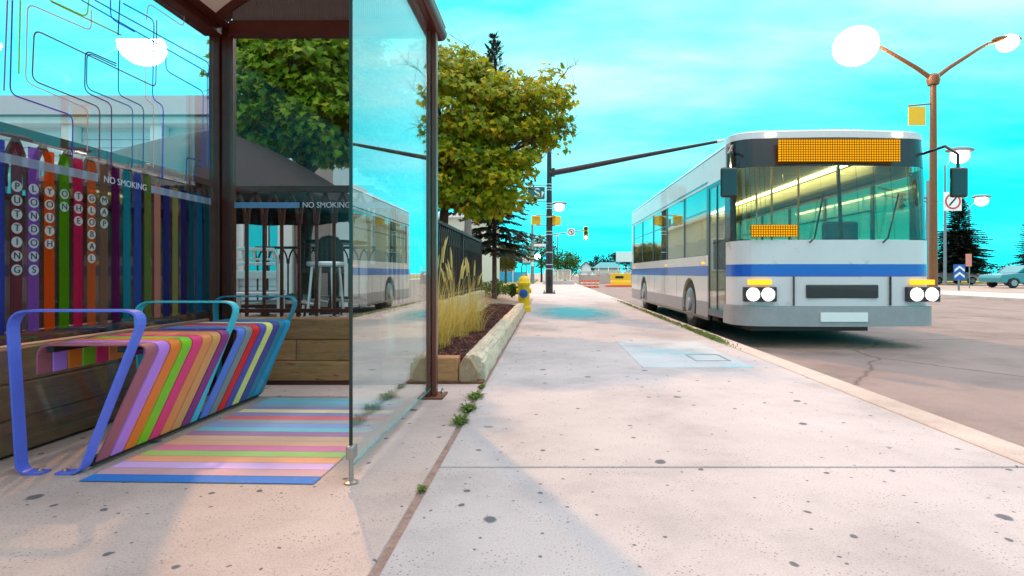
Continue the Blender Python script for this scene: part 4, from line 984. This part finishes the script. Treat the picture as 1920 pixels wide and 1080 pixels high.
nb = thing('notice_board', 'white and teal board on a post left of the lit walk light', 'sign board', (-1.6,41,0)); MB().box(-1.95,-1.35,41,41.04,1.55,2.2).build('panel', M['signwhite'], nb); MB().box(-1.95,-1.35,40.96,40.99,1.42,1.62).build('stripe', mat('teal_sign',(.03,.35,.45),.5), nb); MB().box(-1.69,-1.61,41.05,41.1,0,1.6).build('post', M['polegrey'], nb)
fb_ = thing('office_building', 'distant tan building with a white roof band behind the small round tree', 'building', (-11,90,0)); MB().box(-19,-6.4,90,104,0,5.2).build('wall', mat('tan_brick',(.45,.29,.22),.9,var=.15), fb_); MB().box(-17,-7.4,89,104,5.2,5.7).build('roof', M['signwhite'], fb_, bevel=.05)
for x in (-16,-13.5,-11,-8.5): MB().box(x,x+1.2,89.9,89.98,2.4,4.2).build('window', M['winglass'], fb_)
# slatted guard fence on a low concrete base
gf = thing('guard_fence', 'pale slatted guard fence on a low concrete base by the crossing', 'fence', (.7,38,0)); M['slatw'] = mat('pale_slats', (.60,.50,.40), .8, var=.15, island=.15)
MB().box(-.35,1.9,38.0,38.4,0,.26).build('concrete_base', M['plaza'], gf, bevel=.02)
k = MB(); x = -.2
while x < 1.62: k.box(x,x+.045,38.1,38.13,.30,.98); x += .062
k.build('slats', M['slatw'], gf)
for x in (-.24,.72,1.64): MB().box(x-.03,x+.03,38.06,38.095,.26,1.04).build('post', M['signwhite'], gf)
MB().box(-.27,1.67,38.06,38.15,1.0,1.045).build('top_rail', M['signwhite'], gf)
# bridge parapet
br_ = thing('bridge_parapet', 'concrete bridge parapet with shallow arched panels and a pale railing', 'parapet', (5,46,0))
b = MB(); b.box(2.7,9.5,46,46.4,-.12,.62); b.build('wall', mat('parapet_concrete',(.58,.40,.36),.85,var=.12), br_)
b = MB()
for i in range(8):
    x = 2.75+.84*i; b.prism([(x,.62),(x,.95),(x+.82,.95),(x+.82,.62)]+[(x+.41+.36*math.cos(R(a)), .62+.22*math.sin(R(a))) for a in range(0,181,20)], 45.94,46.4,'y')
b.build('arched_panel', mat('parapet_pale',(.66,.55,.50),.85), br_)
b = MB(); b.box(2.7,9.5,46.1,46.15,1.28,1.33).box(2.7,9.5,46.1,46.15,1.0,1.03); b.build('rail', M['alu'], br_)
for i in range(9): MB().box(2.7+.84*i,2.76+.84*i,46.08,46.17,.95,1.36).build('post', M['signwhite'], br_)
# barrels and barrier at the road works
for i in range(7):
    x = 2.12+.165*i; y = 33+(.12 if i % 2 else 0)
    t = thing('safety_barrel', ['first','second','third','fourth','fifth','sixth','seventh'][i]+' of seven striped orange barrels in a row, counted from the slatted fence', 'barrel', (x,y,-.12), 'orange barrels at the crossing')
    MB().lathe((x,y,-.12), [(.0001,0),(.085,0),(.085,.04),(.07,.05),(.068,.2),(.066,.36),(.06,.46),(.05,.49),(.0001,.49)], 14).build('barrel', M['orange'], t, smooth='auto')
    for z in (.12,.28): MB().lathe((x,y,-.12+z), [(.0001,0),(.0705,0),(.0695,.07),(.0001,.07)], 14).build('stripe', M['signwhite'], t, smooth='auto')
jb = thing('road_barrier', 'yellow plastic road barrier with an orange foot near the bus', 'barrier', (4.8,36,-.12))
MB().prism([(35.75,.0),(36.25,.0),(36.2,.22),(36.1,.30),(36.08,.78),(35.92,.78),(35.9,.30),(35.8,.22)], 4.25,5.6,'x').build('body', M['sigy'], jb, bevel=.02)
MB().box(3.9,5.9,35.6,36.4,-.12,.0).build('foot', M['orange'], jb, bevel=.03)
MB().box(4.55,5.1,35.88,35.915,.45,.60).build('slot', M['blackm'], jb)
bb = thing('billboard', 'blank white billboard far beyond the bridge', 'billboard', (12.2,85,0)); MB().box(10.9,14.0,85,85.2,2.6,4.2).build('panel', M['signwhite'], bb)
for x in (11.3,13.4): MB().box(x-.06,x+.06,85.21,85.35,-.1,2.7).build('post', M['polegrey'], bb)
tp = thing('pavilion', 'low pavilion with a teal hipped roof beyond the bridge', 'building', (9,80,0)); MB().box(7.3,10.9,80,83,-.1,1.6).build('wall', M['creamw'], tp)
rr = MB(); rr.add([(7.0,79.6,1.6),(11.2,79.6,1.6),(11.2,83.4,1.6),(7.0,83.4,1.6),(8.0,81.5,2.45),(10.2,81.5,2.45)], [(3,2,1,0),(0,1,5,4),(1,2,5),(2,3,4,5),(3,0,4)]); rr.build('roof', mat('teal_roof',(.03,.30,.34),.5), tp)
wh = thing('cottage', 'tiny white gabled cottage far beyond the parapet', 'building', (6.3,90,0)); MB().prism([(5.6,-.1),(7.3,-.1),(7.3,1.8),(6.45,2.6),(5.6,1.8)], 90,93,'y').build('wall', M['signwhite'], wh); MB().prism([(5.5,1.75),(6.45,2.65),(7.4,1.75),(7.4,1.9),(6.45,2.82),(5.5,1.9)], 89.8,93.2,'y').build('roof', M['roofing'], wh)
# dark conifer across the road
spruce('dark ragged conifer across the road beside the bus front', 32.4,42,-.1,7.2,2.1,M['needle2'],44,'conifer_tree',None,1.7)
spruce('dark conifer at the frame edge beyond the parked cars', 43.5,48,-.1,6.2,1.5,M['needle2'],34,'conifer_tree',None,1.3)
hd_ = MB()
for x0, x1, h, lab in ((27,40,1.3,'low dark hedge behind the parked cars'),):
    t = thing('hedge', lab, 'hedge', (x0,52,0)); b = MB()
    for i in range(5200):
        p = Vector((random.uniform(x0,70), random.gauss(54,.8), random.uniform(0,1.9)*random.random()**.4)); d = Vector((random.gauss(0,1),random.gauss(0,1),random.gauss(0,1))).normalized(); e = d.cross(Vector((.3,.5,.8))).normalized(); q = .24
        b.add([p-d*q*.5,p+e*q*.35,p+d*q*.5,p-e*q*.35],[(0,1,2,3)])
    b.build('foliage', M['needle2'], t)
# shrub on the gravel
def shrub(label, x, y, z, r, h, m):
    t = thing('shrub', label, 'shrub', (x,y,z), 'shrubs on the gravel bed'); b = MB()
    for i in range(900):
        a = random.uniform(0,6.28); q = random.random()**.6; th = random.uniform(0,1.4); d = Vector((math.cos(a)*math.sin(th),math.sin(a)*math.sin(th),math.cos(th)*h/r)); p = Vector((x,y,z))+d*r*q
        tip = (d.normalized()+Vector((random.gauss(0,.5),random.gauss(0,.5),random.gauss(.3,.4)))).normalized(); s_ = tip.cross(Vector((random.random(),random.random(),.4))).normalized(); l = random.uniform(.04,.09)
        b.add([p-s_*.004,p+tip*l*.6+s_*.016,p+tip*l,p+tip*l*.6-s_*.016],[(0,1,2,3)])
    b.build('foliage', m, t)
    k = MB()
    for i in range(14):
        a = i*.45; k.tube([(x,y,z-.05),(x+math.cos(a)*r*.7,y+math.sin(a)*r*.7,z+h*.7)], [.008,.003], 4)
    k.build('stems', M['bark'], t)
shrub('bushy green shrub on the gravel bed left of the hydrant', -1.42,14.6,.18,.42,.42,M['weed'])
shrub('smaller darker shrub between the bushy one and the hydrant', -1.02,15.2,.15,.28,.30,M['lf1'])
shrub('low shrub spreading behind the railing end on the gravel', -2.0,15.6,.2,.4,.35,M['weed'])
# ------------------------------------------------------------------ city bus, front towards the camera
BX0, BX1, BF, BR, BZ = 2.32, 4.74, 6.39, 14.7, -.118
bus = thing('city_bus', 'white city bus with a blue stripe and lit windows standing at the kerb', 'bus', (3.53,10.5,BZ))
M['busw'] = mat('bus_white', (.66,.62,.63), .32, 0, var=.07, scale=1.5, coat=.4, wear=((.40,.32,.27,1), 2.2, .60))
M['busb'] = mat('bus_blue', (.012,.10,.50), .28, 0, var=.05, coat=.5)
M['busg'] = mat('bus_grey', (.34,.32,.33), .4, .2, var=.1)
M['busk'] = mat('bus_black', (.018,.014,.018), .25, .1, coat=.5)
M['busin'] = mat('bus_interior', (.70,.62,.38), .6, var=.06)
M['busglass'] = glass('bus_glass', (.66,.72,.62), r0=.05, power=3.5, dirt=.05)
M['seatb'] = mat('seat_fabric', (.05,.12,.28), .8, var=.2)
M['striplight'] = glow('bus_strip_light', (1.0,.88,.52), 3)
M['headl'] = glow('headlight_glow', (1.0,.93,.80), 4)
M['amberl'] = glow('amber_glow', (1.0,.42,.02), .45)
M['marker'] = glow('marker_glow', (1.0,.75,.45), 2)
def bp(mb, n, m, p=None, **k): return mb.build(n, m, p or bus, **k)
# plan of the nose: rounded corners, slightly bowed front
def nose(inset=0.0, n=9):
    x0, x1 = BX0+inset, BX1-inset; f = BF+inset; r = .32; P = [(x0, 6.95)]
    for i in range(n+1):
        a = R(180+90*i/n); P.append((x0+r+r*math.cos(a), f+.06+r+r*math.sin(a)))
    for i in range(1,8):
        u = i/8; P.append((x0+r+(x1-x0-2*r)*u, f+.06-.06*math.sin(u*math.pi)))
    for i in range(n+1):
        a = R(270+90*i/n); P.append((x1-r+r*math.cos(a), f+.06+r+r*math.sin(a)))
    P.append((x1, 6.95)); return P
def rake(z): return .0 if z < 1.2 else .16*((z-1.2)/1.4)**1.3
def band(mb, z0, z1, inset=0.0, t=.03, i0=0, i1=None, nz=1):
    o = nose(inset); q = nose(inset+t); i1 = len(o)-1 if i1 is None else i1
    for s_ in range(nz):
        a, b = z0+(z1-z0)*s_/nz, z0+(z1-z0)*(s_+1)/nz
        for i in range(i0, i1):
            V = []
            for z in (a, b):
                k = rake(z)
                for p in (o[i], o[i+1], q[i+1], q[i]):
                    w = max(0, min(1, (6.95-p[1])/.5)); V.append((p[0], p[1]+k*w, z))
            mb.add(V, [(3,2,1,0),(4,5,6,7),(0,1,5,4),(1,2,6,5),(2,3,7,6),(3,0,4,7)])
    return mb
nN = len(nose())
bp(band(MB(), .16,.40, -.035,.06), 'bumper', M['busg'])
bp(band(MB(), .402,.758), 'front_panel', M['busw'])
bp(band(MB(), .76,.905, -.003), 'stripe', M['busb'])
bp(band(MB(), .907,1.20), 'front_panel', M['busw'])
wsm = MB(); band(wsm, 1.21,2.10, .006,.012, 3, nN//2, 8); bp(wsm, 'windshield', M['busglass'])
wsm = MB(); band(wsm, 1.21,2.10, .006,.012, nN//2, nN-4, 8); bp(wsm, 'windshield', M['busglass'])
bp(band(MB(), 1.201,2.10, -.002,.03, 0, 3, 6), 'corner_pillar', M['busk'])
bp(band(MB(), 1.201,2.10, -.002,.03, nN-4, nN-1, 6), 'corner_pillar', M['busk'])
bp(band(MB(), 1.201,2.10, -.004,.035, nN//2, nN//2+1, 6).add([],[]), 'pillar', M['busk']) if False else None
bp(MB().bar((3.53,BF+.02,1.2),(3.53,BF+.10,2.1),.035,.03,(1,0,0)), 'divider', M['busk'])
sgn = MB(); band(sgn, 2.105,2.46, .0,.012, 2, nN-3, 3); so = bp(sgn, 'sign_box', M['busk'])
cap = MB(); band(cap, 2.462,2.54, -.004,.3); bp(cap, 'front_cap', M['busw'])
# amber dot-matrix panels, unreadable in the photograph: plain rows of dots
def ledmat(name, sx):
    m, nt, out = newmat(name); tc = N(nt,'ShaderNodeTexCoord'); mp = N(nt,'ShaderNodeMapping'); mp.inputs['Scale'].default_value = (sx,sx,sx); nt.links.new(tc.outputs['Object'], mp.inputs[0])
    sep = N(nt,'ShaderNodeSeparateXYZ'); nt.links.new(mp.outputs[0], sep.inputs[0]); acc = None
    for ax in (0,2):
        f = N(nt,'ShaderNodeMath',operation='PINGPONG'); nt.links.new(sep.outputs[ax], f.inputs[0]); f.inputs[1].default_value = .5
        g_ = N(nt,'ShaderNodeMath',operation='GREATER_THAN'); nt.links.new(f.outputs[0], g_.inputs[0]); g_.inputs[1].default_value = .16
        if acc is None: acc = g_.outputs[0]
        else:
            mu_ = N(nt,'ShaderNodeMath',operation='MULTIPLY'); nt.links.new(acc, mu_.inputs[0]); nt.links.new(g_.outputs[0], mu_.inputs[1]); acc = mu_.outputs[0]
    st_ = N(nt,'ShaderNodeMath',operation='MULTIPLY_ADD'); nt.links.new(acc, st_.inputs[0]); st_.inputs[1].default_value = .24; st_.inputs[2].default_value = .03
    e = N(nt,'ShaderNodeEmission'); e.inputs[0].default_value = (1.0,.42,.01,1); nt.links.new(st_.outputs[0], e.inputs[1]); nt.links.new(e.outputs[0], out.inputs[0]); return m
M['led'] = ledmat('led_dots', 34)
le = MB(); le.add([(2.82,BF+.075,2.16),(4.24,BF+.075,2.16),(4.24,BF+.12,2.41),(2.82,BF+.12,2.41)],[(0,1,2,3)])
bp(MB().box(2.80,4.26,BF+.055,BF+.085,2.15,2.42), 'destination_sign', M['led'], so)
bp(MB().box(2.44,3.0,BF+.012,BF+.024,1.235,1.38), 'route_sign', M['led'])
# headlights, indicators, markers
for sx, x in ((-1,2.55),(1,4.51)):
    h = bp(MB().box(x-.20,x+.20,BF+.0,BF+.055,.455,.635), 'headlight_housing', M['busk'], bevel=.01)
    for dx in (-.09,.09): bp(MB().lathe((x+dx,BF-.004,.545), [(.079,-.006),(.086,-.010),(.089,-.004),(.089,.006)], 22, 'y'), 'reflector_ring', M['rim'], h)
    for dx in (-.09,.09): bp(MB().lathe((x+dx,BF-.006,.545), [(.0001,-.012),(.07,-.008),(.078,.004),(.0001,.006)], 20, 'y'), 'headlight', M['headl'], h)
    bp(MB().box(x-.14,x+.14,BF+.012,BF+.05,.66,.72), 'turn_signal', M['amberl'], bevel=.006)
for x in (2.75,3.15,3.53,3.91,4.31): bp(MB().box(x-.05,x+.05,BF+.17,BF+.235,2.49,2.525), 'marker_light', M['marker'])
bp(MB().box(3.25,3.81,BF-.045,BF-.028,.22,.33), 'plate', M['signwhite'])
for x0, x1 in ((2.95,3.30),(3.80,4.20)):
    bp(MB().tube([((x0+x1)/2,BF-.02,1.16),((x0+x1)/2+.05,BF-.045,1.22),(x1,BF-.01,1.75)], .010, 6), 'wiper', M['busk'])
# mirrors on curved arms
for sx, x in ((-1,2.34),(1,4.72)):
    a = bp(MB().tube([(x,BF+.32,2.30),(x+sx*.10,BF+.08,2.34),(x+sx*.18,BF-.02,2.22),(x+sx*.18,BF-.02,2.05)], .018, 8), 'mirror_arm', M['busk'], smooth='auto')
    bp(MB().box(x+sx*.18-.10,x+sx*.18+.10,BF-.06,BF+.0,1.70,2.06), 'mirror', M['busk'], a, bevel=.025)
for x in (2.95,4.11): bp(MB().box(x,x+.008,BF-.004,BF+.05,.41,.757), 'panel_seam', M['busk'])
bp(band(MB(), .395,.402, -.002), 'panel_seam', M['busk'])
bp(MB().box(3.1,3.96,BF-.012,BF+.02,.50,.66), 'grille', M['busk'], bevel=.01)
# roof
rp_ = [(BX0,2.46),(BX0+.03,2.50),(BX0+.14,2.565),(BX0+.35,2.60),(BX1-.35,2.60),(BX1-.14,2.565),(BX1-.03,2.50),(BX1,2.46)]
rm = MB(); inn = [(x+(.03 if x < 3.5 else -.03), z-.035) for x, z in rp_]
for i in range(len(rp_)-1): rm.prism([rp_[i],rp_[i+1],inn[i+1],inn[i]], 6.80, BR, 'y')
bp(rm, 'roof', M['busw'], smooth='auto')
V = []; F = []; rings = []
for ins, z in ((-.004,2.542),(.03,2.562),(.10,2.583),(.24,2.597),(.40,2.602)):
    o_ = nose(max(0,ins)) if ins >= 0 else nose(ins); k = rake(z); rings.append(len(V))
    for p in o_: V.append((p[0], p[1]+k*max(0,min(1,(6.95-p[1])/.5)), z if p[1] < 6.94 else z))
nr = len(nose())
for a, b in zip(rings, rings[1:]):
    for i in range(nr-1): F.append((a+i, a+i+1, b+i+1, b+i))
F.append(tuple(rings[-1]+i for i in range(nr)))
bp(MB().add(V, F), 'roof_nose', M['busw'], smooth='auto')
bp(MB().prism([(9.4,2.59),(9.6,2.78),(12.6,2.78),(12.9,2.59)], 2.75,4.3,'x'), 'roof_unit', M['busw'], bevel=.06)
# sides with wheel arches; curb side carries the door and windows
def side_poly(z0, z1, ya, yb, arches):
    pts = [(ya,z0)]
    for c in arches: pts += [(c-.43*math.cos(R(t)), BZ+.41+.43*math.sin(R(t))) for t in range(-30,211,10) if BZ+.41+.43*math.sin(R(t)) > z0]
    pts += [(yb,z0),(yb,z1),(ya,z1)]; return pts
WY = (8.75,12.9)
for x0, x1, nm in ((BX0,BX0+.03,'side_panel'),(BX1-.03,BX1,'side_panel')):
    ya = 7.72 if x0 < 3 else 6.953
    bp(MB().prism(side_poly(.16,.758,ya,BR,WY), x0,x1,'x'), nm, M['busw'])
    lp = MB(); zc = BZ+.41; edges = [ya]+[c for c in WY]+[BR-.01]
    for q in range(3):
        zs_ = [.162+.22*i/5 for i in range(6)]
        lo = [(edges[q]+(math.sqrt(.432**2-(z-zc)**2) if q else 0), z) for z in zs_]; hi = [(edges[q+1]-(math.sqrt(.432**2-(z-zc)**2) if q < 2 else 0), z) for z in zs_]
        lp.prism(lo+hi[::-1], x0-.004, x1+.004, 'x')
    bp(lp, 'lower_panel', M['busg'])
    for y in (7.74,9.6,10.6,11.6,12.2,13.6): bp(MB().box(x0-.0012,x1+.0012,y,y+.008,.385,.757), 'panel_seam', M['busk'])
    bp(MB().box(x0-.006 if x0 < 3 else x1,x0 if x0 < 3 else x1+.006,13.7,14.35,.44,.70), 'hatch', M['busw'], bevel=.004)
    bp(MB().box(x0-.005 if x0 < 3 else x1,x0 if x0 < 3 else x1+.005,10.75,11.35,.44,.68), 'hatch', M['busw'], bevel=.004)
    bp(MB().box(x0-.003,x1+.003,ya,BR,.76,.905), 'stripe', M['busb'])
    bp(MB().box(x0,x1,ya,BR,.907,1.06), nm, M['busw'])
    bp(MB().box(x0,x1,6.953,BR,2.06,2.46), nm, M['busw'])
    bp(MB().box(x0-.004,x1+.004,7.75,BR-.02,2.10,2.125), 'drip_rail', M['busk'])
    bp(MB().box(x0-.002,x1+.002,7.0,BR-.01,2.44,2.458), 'drip_rail', M['busk'])
    ys = [7.72,9.05,10.38,11.71,13.04,14.37]
    for i, y in enumerate(ys): bp(MB().box(x0,x1,y,y+.07,1.062,2.058), 'pillar', M['busk'])
    bp(MB().box(x0,x1,14.44,BR,1.062,2.058), 'side_panel', M['busw'])
    for i in range(5):
        w = bp(MB().box(x0+.008,x1-.010,ys[i]+.071,ys[i+1]-.001,1.066,2.054), 'window', M['busglass'])
        bp(MB().box(x0+.004,x0+.007 if x0 < 3 else x1-.004,ys[i]+.072,ys[i+1]-.002,1.70,1.725) if x0 < 3 else MB().box(x1-.007,x1-.004,ys[i]+.072,ys[i+1]-.002,1.70,1.725), 'window_bar', M['busk'], w)
    for y in (7.9,10.4,14.2): bp(MB().box(x0-.012 if x0 < 3 else x1,x0 if x0 < 3 else x1+.012,y,y+.10,.935,.965), 'side_marker', M['amberl'])
    bp(MB().box(x0+.001,x1-.001,7.72,BR,.115,.158), 'skirt', M['busk'])
# driver's window
bp(MB().box(BX1-.022,BX1-.01,6.96,7.71,1.07,2.05), 'window', M['busglass'])
# entrance door
dr = bp(MB().box(BX0+.0,BX0+.03,6.955,6.99,.20,2.06).box(BX0,BX0+.03,7.67,7.715,.20,2.06).box(BX0,BX0+.03,7.315,7.345,.20,2.06).box(BX0,BX0+.03,6.991,7.314,.20,.30).box(BX0,BX0+.03,7.346,7.669,.20,.30).box(BX0,BX0+.03,6.991,7.314,2.0,2.06).box(BX0,BX0+.03,7.346,7.669,2.0,2.06), 'door', M['busk'])
for a, b in ((6.992,7.313),(7.347,7.668)): bp(MB().box(BX0+.008,BX0+.018,a,b,.302,1.998), 'door_pane', M['busglass'], dr)
# rear and inside
bp(MB().box(BX0+.031,BX1-.031,BR-.03,BR,.16,2.46), 'rear_panel', M['busw'])
bp(MB().box(BX0+.04,BX1-.04,7.0,BR-.04,.30,.34), 'floor', M['busg'])
bp(MB().box(BX0+.04,BX1-.04,6.9,BR-.04,2.40,2.42), 'ceiling', M['busin'])
bp(MB().box(BX0+.04,BX1-.04,BR-.08,BR-.05,.36,2.39), 'bulkhead', M['busin'])
bp(MB().box(BX0+.04,BX0+.30,7.8,BR-.1,2.12,2.38).box(BX1-.30,BX1-.04,7.2,BR-.1,2.12,2.38), 'coving', M['busin'], bevel=.05)
for x in (2.72,4.34): bp(MB().box(x-.03,x+.03,7.3,BR-.3,2.36,2.395), 'strip_light', M['striplight'])
for y in [8.1+.82*i for i in range(8)]:
    for x in (2.42,2.86,3.86,4.28):
        s_ = bp(MB().box(x,x+.40,y,y+.42,.74,.80), 'seat', M['seatb'], bevel=.02)
        bp(MB().box(x,x+.40,y+.42,y+.50,.74,1.34), 'seat_back', M['seatb'], s_, bevel=.03)
for y in (8.0,9.6,11.3,13.0):
    for x in (3.36,3.76): bp(MB().tube([(x,y,.34),(x,y,2.40)], .017, 8), 'grab_pole', M['sigy'])
st = bp(MB().lathe((4.25,6.98,1.20), [(.19,-.012),(.215,0),(.19,.012)], 20), 'steering_wheel', M['busk'])
bp(MB().box(2.5,4.6,6.62,6.85,.98,1.14), 'dashboard', M['busk'], bevel=.04)
s_ = bp(MB().box(4.0,4.5,7.3,7.75,.80,.90), 'seat', M['seatb'], bevel=.03); bp(MB().box(4.0,4.5,7.70,7.82,.9,1.55), 'seat_back', M['seatb'], s_, bevel=.04)
# wheels
for y in WY:
    for x, sx in ((BX0+.16,-1),(BX1-.16,1)):
        w = bp(MB().lathe((x,y,BZ+.41), [(.0001,-.14),(.33,-.14),(.39,-.12),(.41,-.08),(.41,.08),(.39,.12),(.33,.14),(.0001,.14)], 36, 'x'), 'wheel', M['tyre'], smooth='auto')
        q = sx*.1415
        bp(MB().lathe((x+q,y,BZ+.41), [(.0001,-.012),(.25,-.012),(.27,0),(.25,.012),(.0001,.013)], 24, 'x'), 'rim', M['rim'], w, smooth='auto')
        bp(MB().lathe((x+q+sx*.02,y,BZ+.41), [(.0001,-.03),(.10,-.03),(.11,0),(.10,.03),(.0001,.03)], 16, 'x'), 'hub', M['busg'], w, smooth='auto')
# dark underfloor between the axles
bp(MB().box(BX0+.42,BX1-.42,7.2,BR-.3,.02,.298), 'underfloor', M['busk'])
# ------------------------------------------------------------------ light, sky, camera
SUN_EL, SUN_AZ = 44, -25.5           # degrees; azimuth clockwise from the street axis (+y): ahead and to the left
sd = bpy.data.lights.new('sun', 'SUN'); sd.energy = .45; sd.angle = R(1.2); sd.color = (1,.52,.22)
so_ = bpy.data.objects.new('sun', sd); COL.objects.link(so_)
dv = Vector((math.sin(R(SUN_AZ))*math.cos(R(SUN_EL)), math.cos(R(SUN_AZ))*math.cos(R(SUN_EL)), math.sin(R(SUN_EL))))
so_.rotation_euler = dv.to_track_quat('Z','Y').to_euler()
w = bpy.data.worlds.new('World'); scn.world = w; w.use_nodes = True; nt = w.node_tree; nt.nodes.clear(); L = nt.links
out = nt.nodes.new('ShaderNodeOutputWorld'); bg = nt.nodes.new('ShaderNodeBackground'); L.new(bg.outputs[0], out.inputs[0])
sky = nt.nodes.new('ShaderNodeTexSky'); sky.sky_type = 'NISHITA'; sky.sun_disc = False
sky.sun_elevation = R(SUN_EL); sky.sun_rotation = R(SUN_AZ); sky.air_density = 1.0; sky.dust_density = .3; sky.ozone_density = 3.0
tc = nt.nodes.new('ShaderNodeTexCoord'); sp = nt.nodes.new('ShaderNodeSeparateXYZ'); L.new(tc.outputs['Generated'], sp.inputs[0])
# level the Nishita brightness a little so that the low dusk sky carries the cyan of the photograph
hs = nt.nodes.new('ShaderNodeRGBToBW'); L.new(sky.outputs[0], hs.inputs[0])
lev = N(nt,'ShaderNodeMath',operation='POWER'); L.new(hs.outputs[0], lev.inputs[0]); lev.inputs[1].default_value = .35
tint = ramp(nt, sp.outputs[2], [(0,(.02,1.15,1.25)),(.18,(.012,1.0,1.18)),(.34,(.06,1.06,1.18)),(.46,(.10,.9,.98)),(.58,(1.2,1.4,1.45)),(.8,(2.3,2.2,2.3))])  # bright neutral upper stops are unseen sky, added to fill the ground
cv_ = N(nt,'ShaderNodeVectorMath',operation='SCALE'); L.new(tint.outputs[0], cv_.inputs[0]); L.new(lev.outputs[0], cv_.inputs['Scale'])
# clouds: thin streaks, bright overhead part unseen, added as fill light
za = N(nt,'ShaderNodeMath',operation='ADD'); L.new(sp.outputs[2], za.inputs[0]); za.inputs[1].default_value = .12
dx = N(nt,'ShaderNodeMath',operation='DIVIDE'); L.new(sp.outputs[0], dx.inputs[0]); L.new(za.outputs[0], dx.inputs[1])
dy = N(nt,'ShaderNodeMath',operation='DIVIDE'); L.new(sp.outputs[1], dy.inputs[0]); L.new(za.outputs[0], dy.inputs[1])
cb_ = nt.nodes.new('ShaderNodeCombineXYZ'); L.new(dx.outputs[0], cb_.inputs[0]); L.new(dy.outputs[0], cb_.inputs[1])
mp = nt.nodes.new('ShaderNodeMapping'); mp.inputs['Scale'].default_value = (.45,.9,1); mp.inputs['Location'].default_value = (1.3,.4,0); L.new(cb_.outputs[0], mp.inputs[0])
cn = N(nt,'ShaderNodeTexNoise',Scale=1.0,Detail=7,Roughness=.55); L.new(mp.outputs[0], cn.inputs['Vector'])
cm = ramp(nt, cn.outputs[0], [(.38,(0,0,0)),(.50,(.35,.35,.35)),(.64,(1,1,1))])
el = ramp(nt, sp.outputs[2], [(.02,(.0,.0,.0)),(.2,(.35,.35,.35)),(.40,(.85,.85,.85)),(.75,(.9,.9,.9))])
cf = mixc(nt, cm.outputs[0], el.outputs[0], 1.0, 'MULTIPLY')
ccol = ramp(nt, sp.outputs[2], [(.1,(.62,1.0,1.06)),(.42,(1.15,1.12,1.14)),(.56,(2.0,1.7,1.75)),(.8,(3.2,3.3,3.75))])
cs = N(nt,'ShaderNodeVectorMath',operation='SCALE'); L.new(ccol.outputs[0], cs.inputs[0]); L.new(lev.outputs[0], cs.inputs['Scale'])
L.new(mixc(nt, cv_.outputs[0], cs.outputs[0], cf), bg.inputs[0]); bg.inputs[1].default_value = .15
cam = bpy.data.cameras.new('camera'); co = bpy.data.objects.new('camera', cam); COL.objects.link(co)
co.location = (0,0,.8); co.rotation_euler = (R(90),0,0); cam.lens = 18.75; cam.sensor_width = 36; cam.shift_x = -67/1920; cam.shift_y = -28/1920
cam.clip_start = .02; cam.clip_end = 3000
scn.camera = co
scn.view_settings.view_transform = 'Standard'; scn.view_settings.look = 'None'; scn.view_settings.exposure = 2.3; scn.view_settings.gamma = 1
scn.cycles.max_bounces = 10; scn.cycles.transparent_max_bounces = 24; scn.cycles.caustics_reflective = False; scn.cycles.caustics_refractive = False
scn.cycles.use_denoising = True; scn.cycles.sample_clamp_indirect = 6
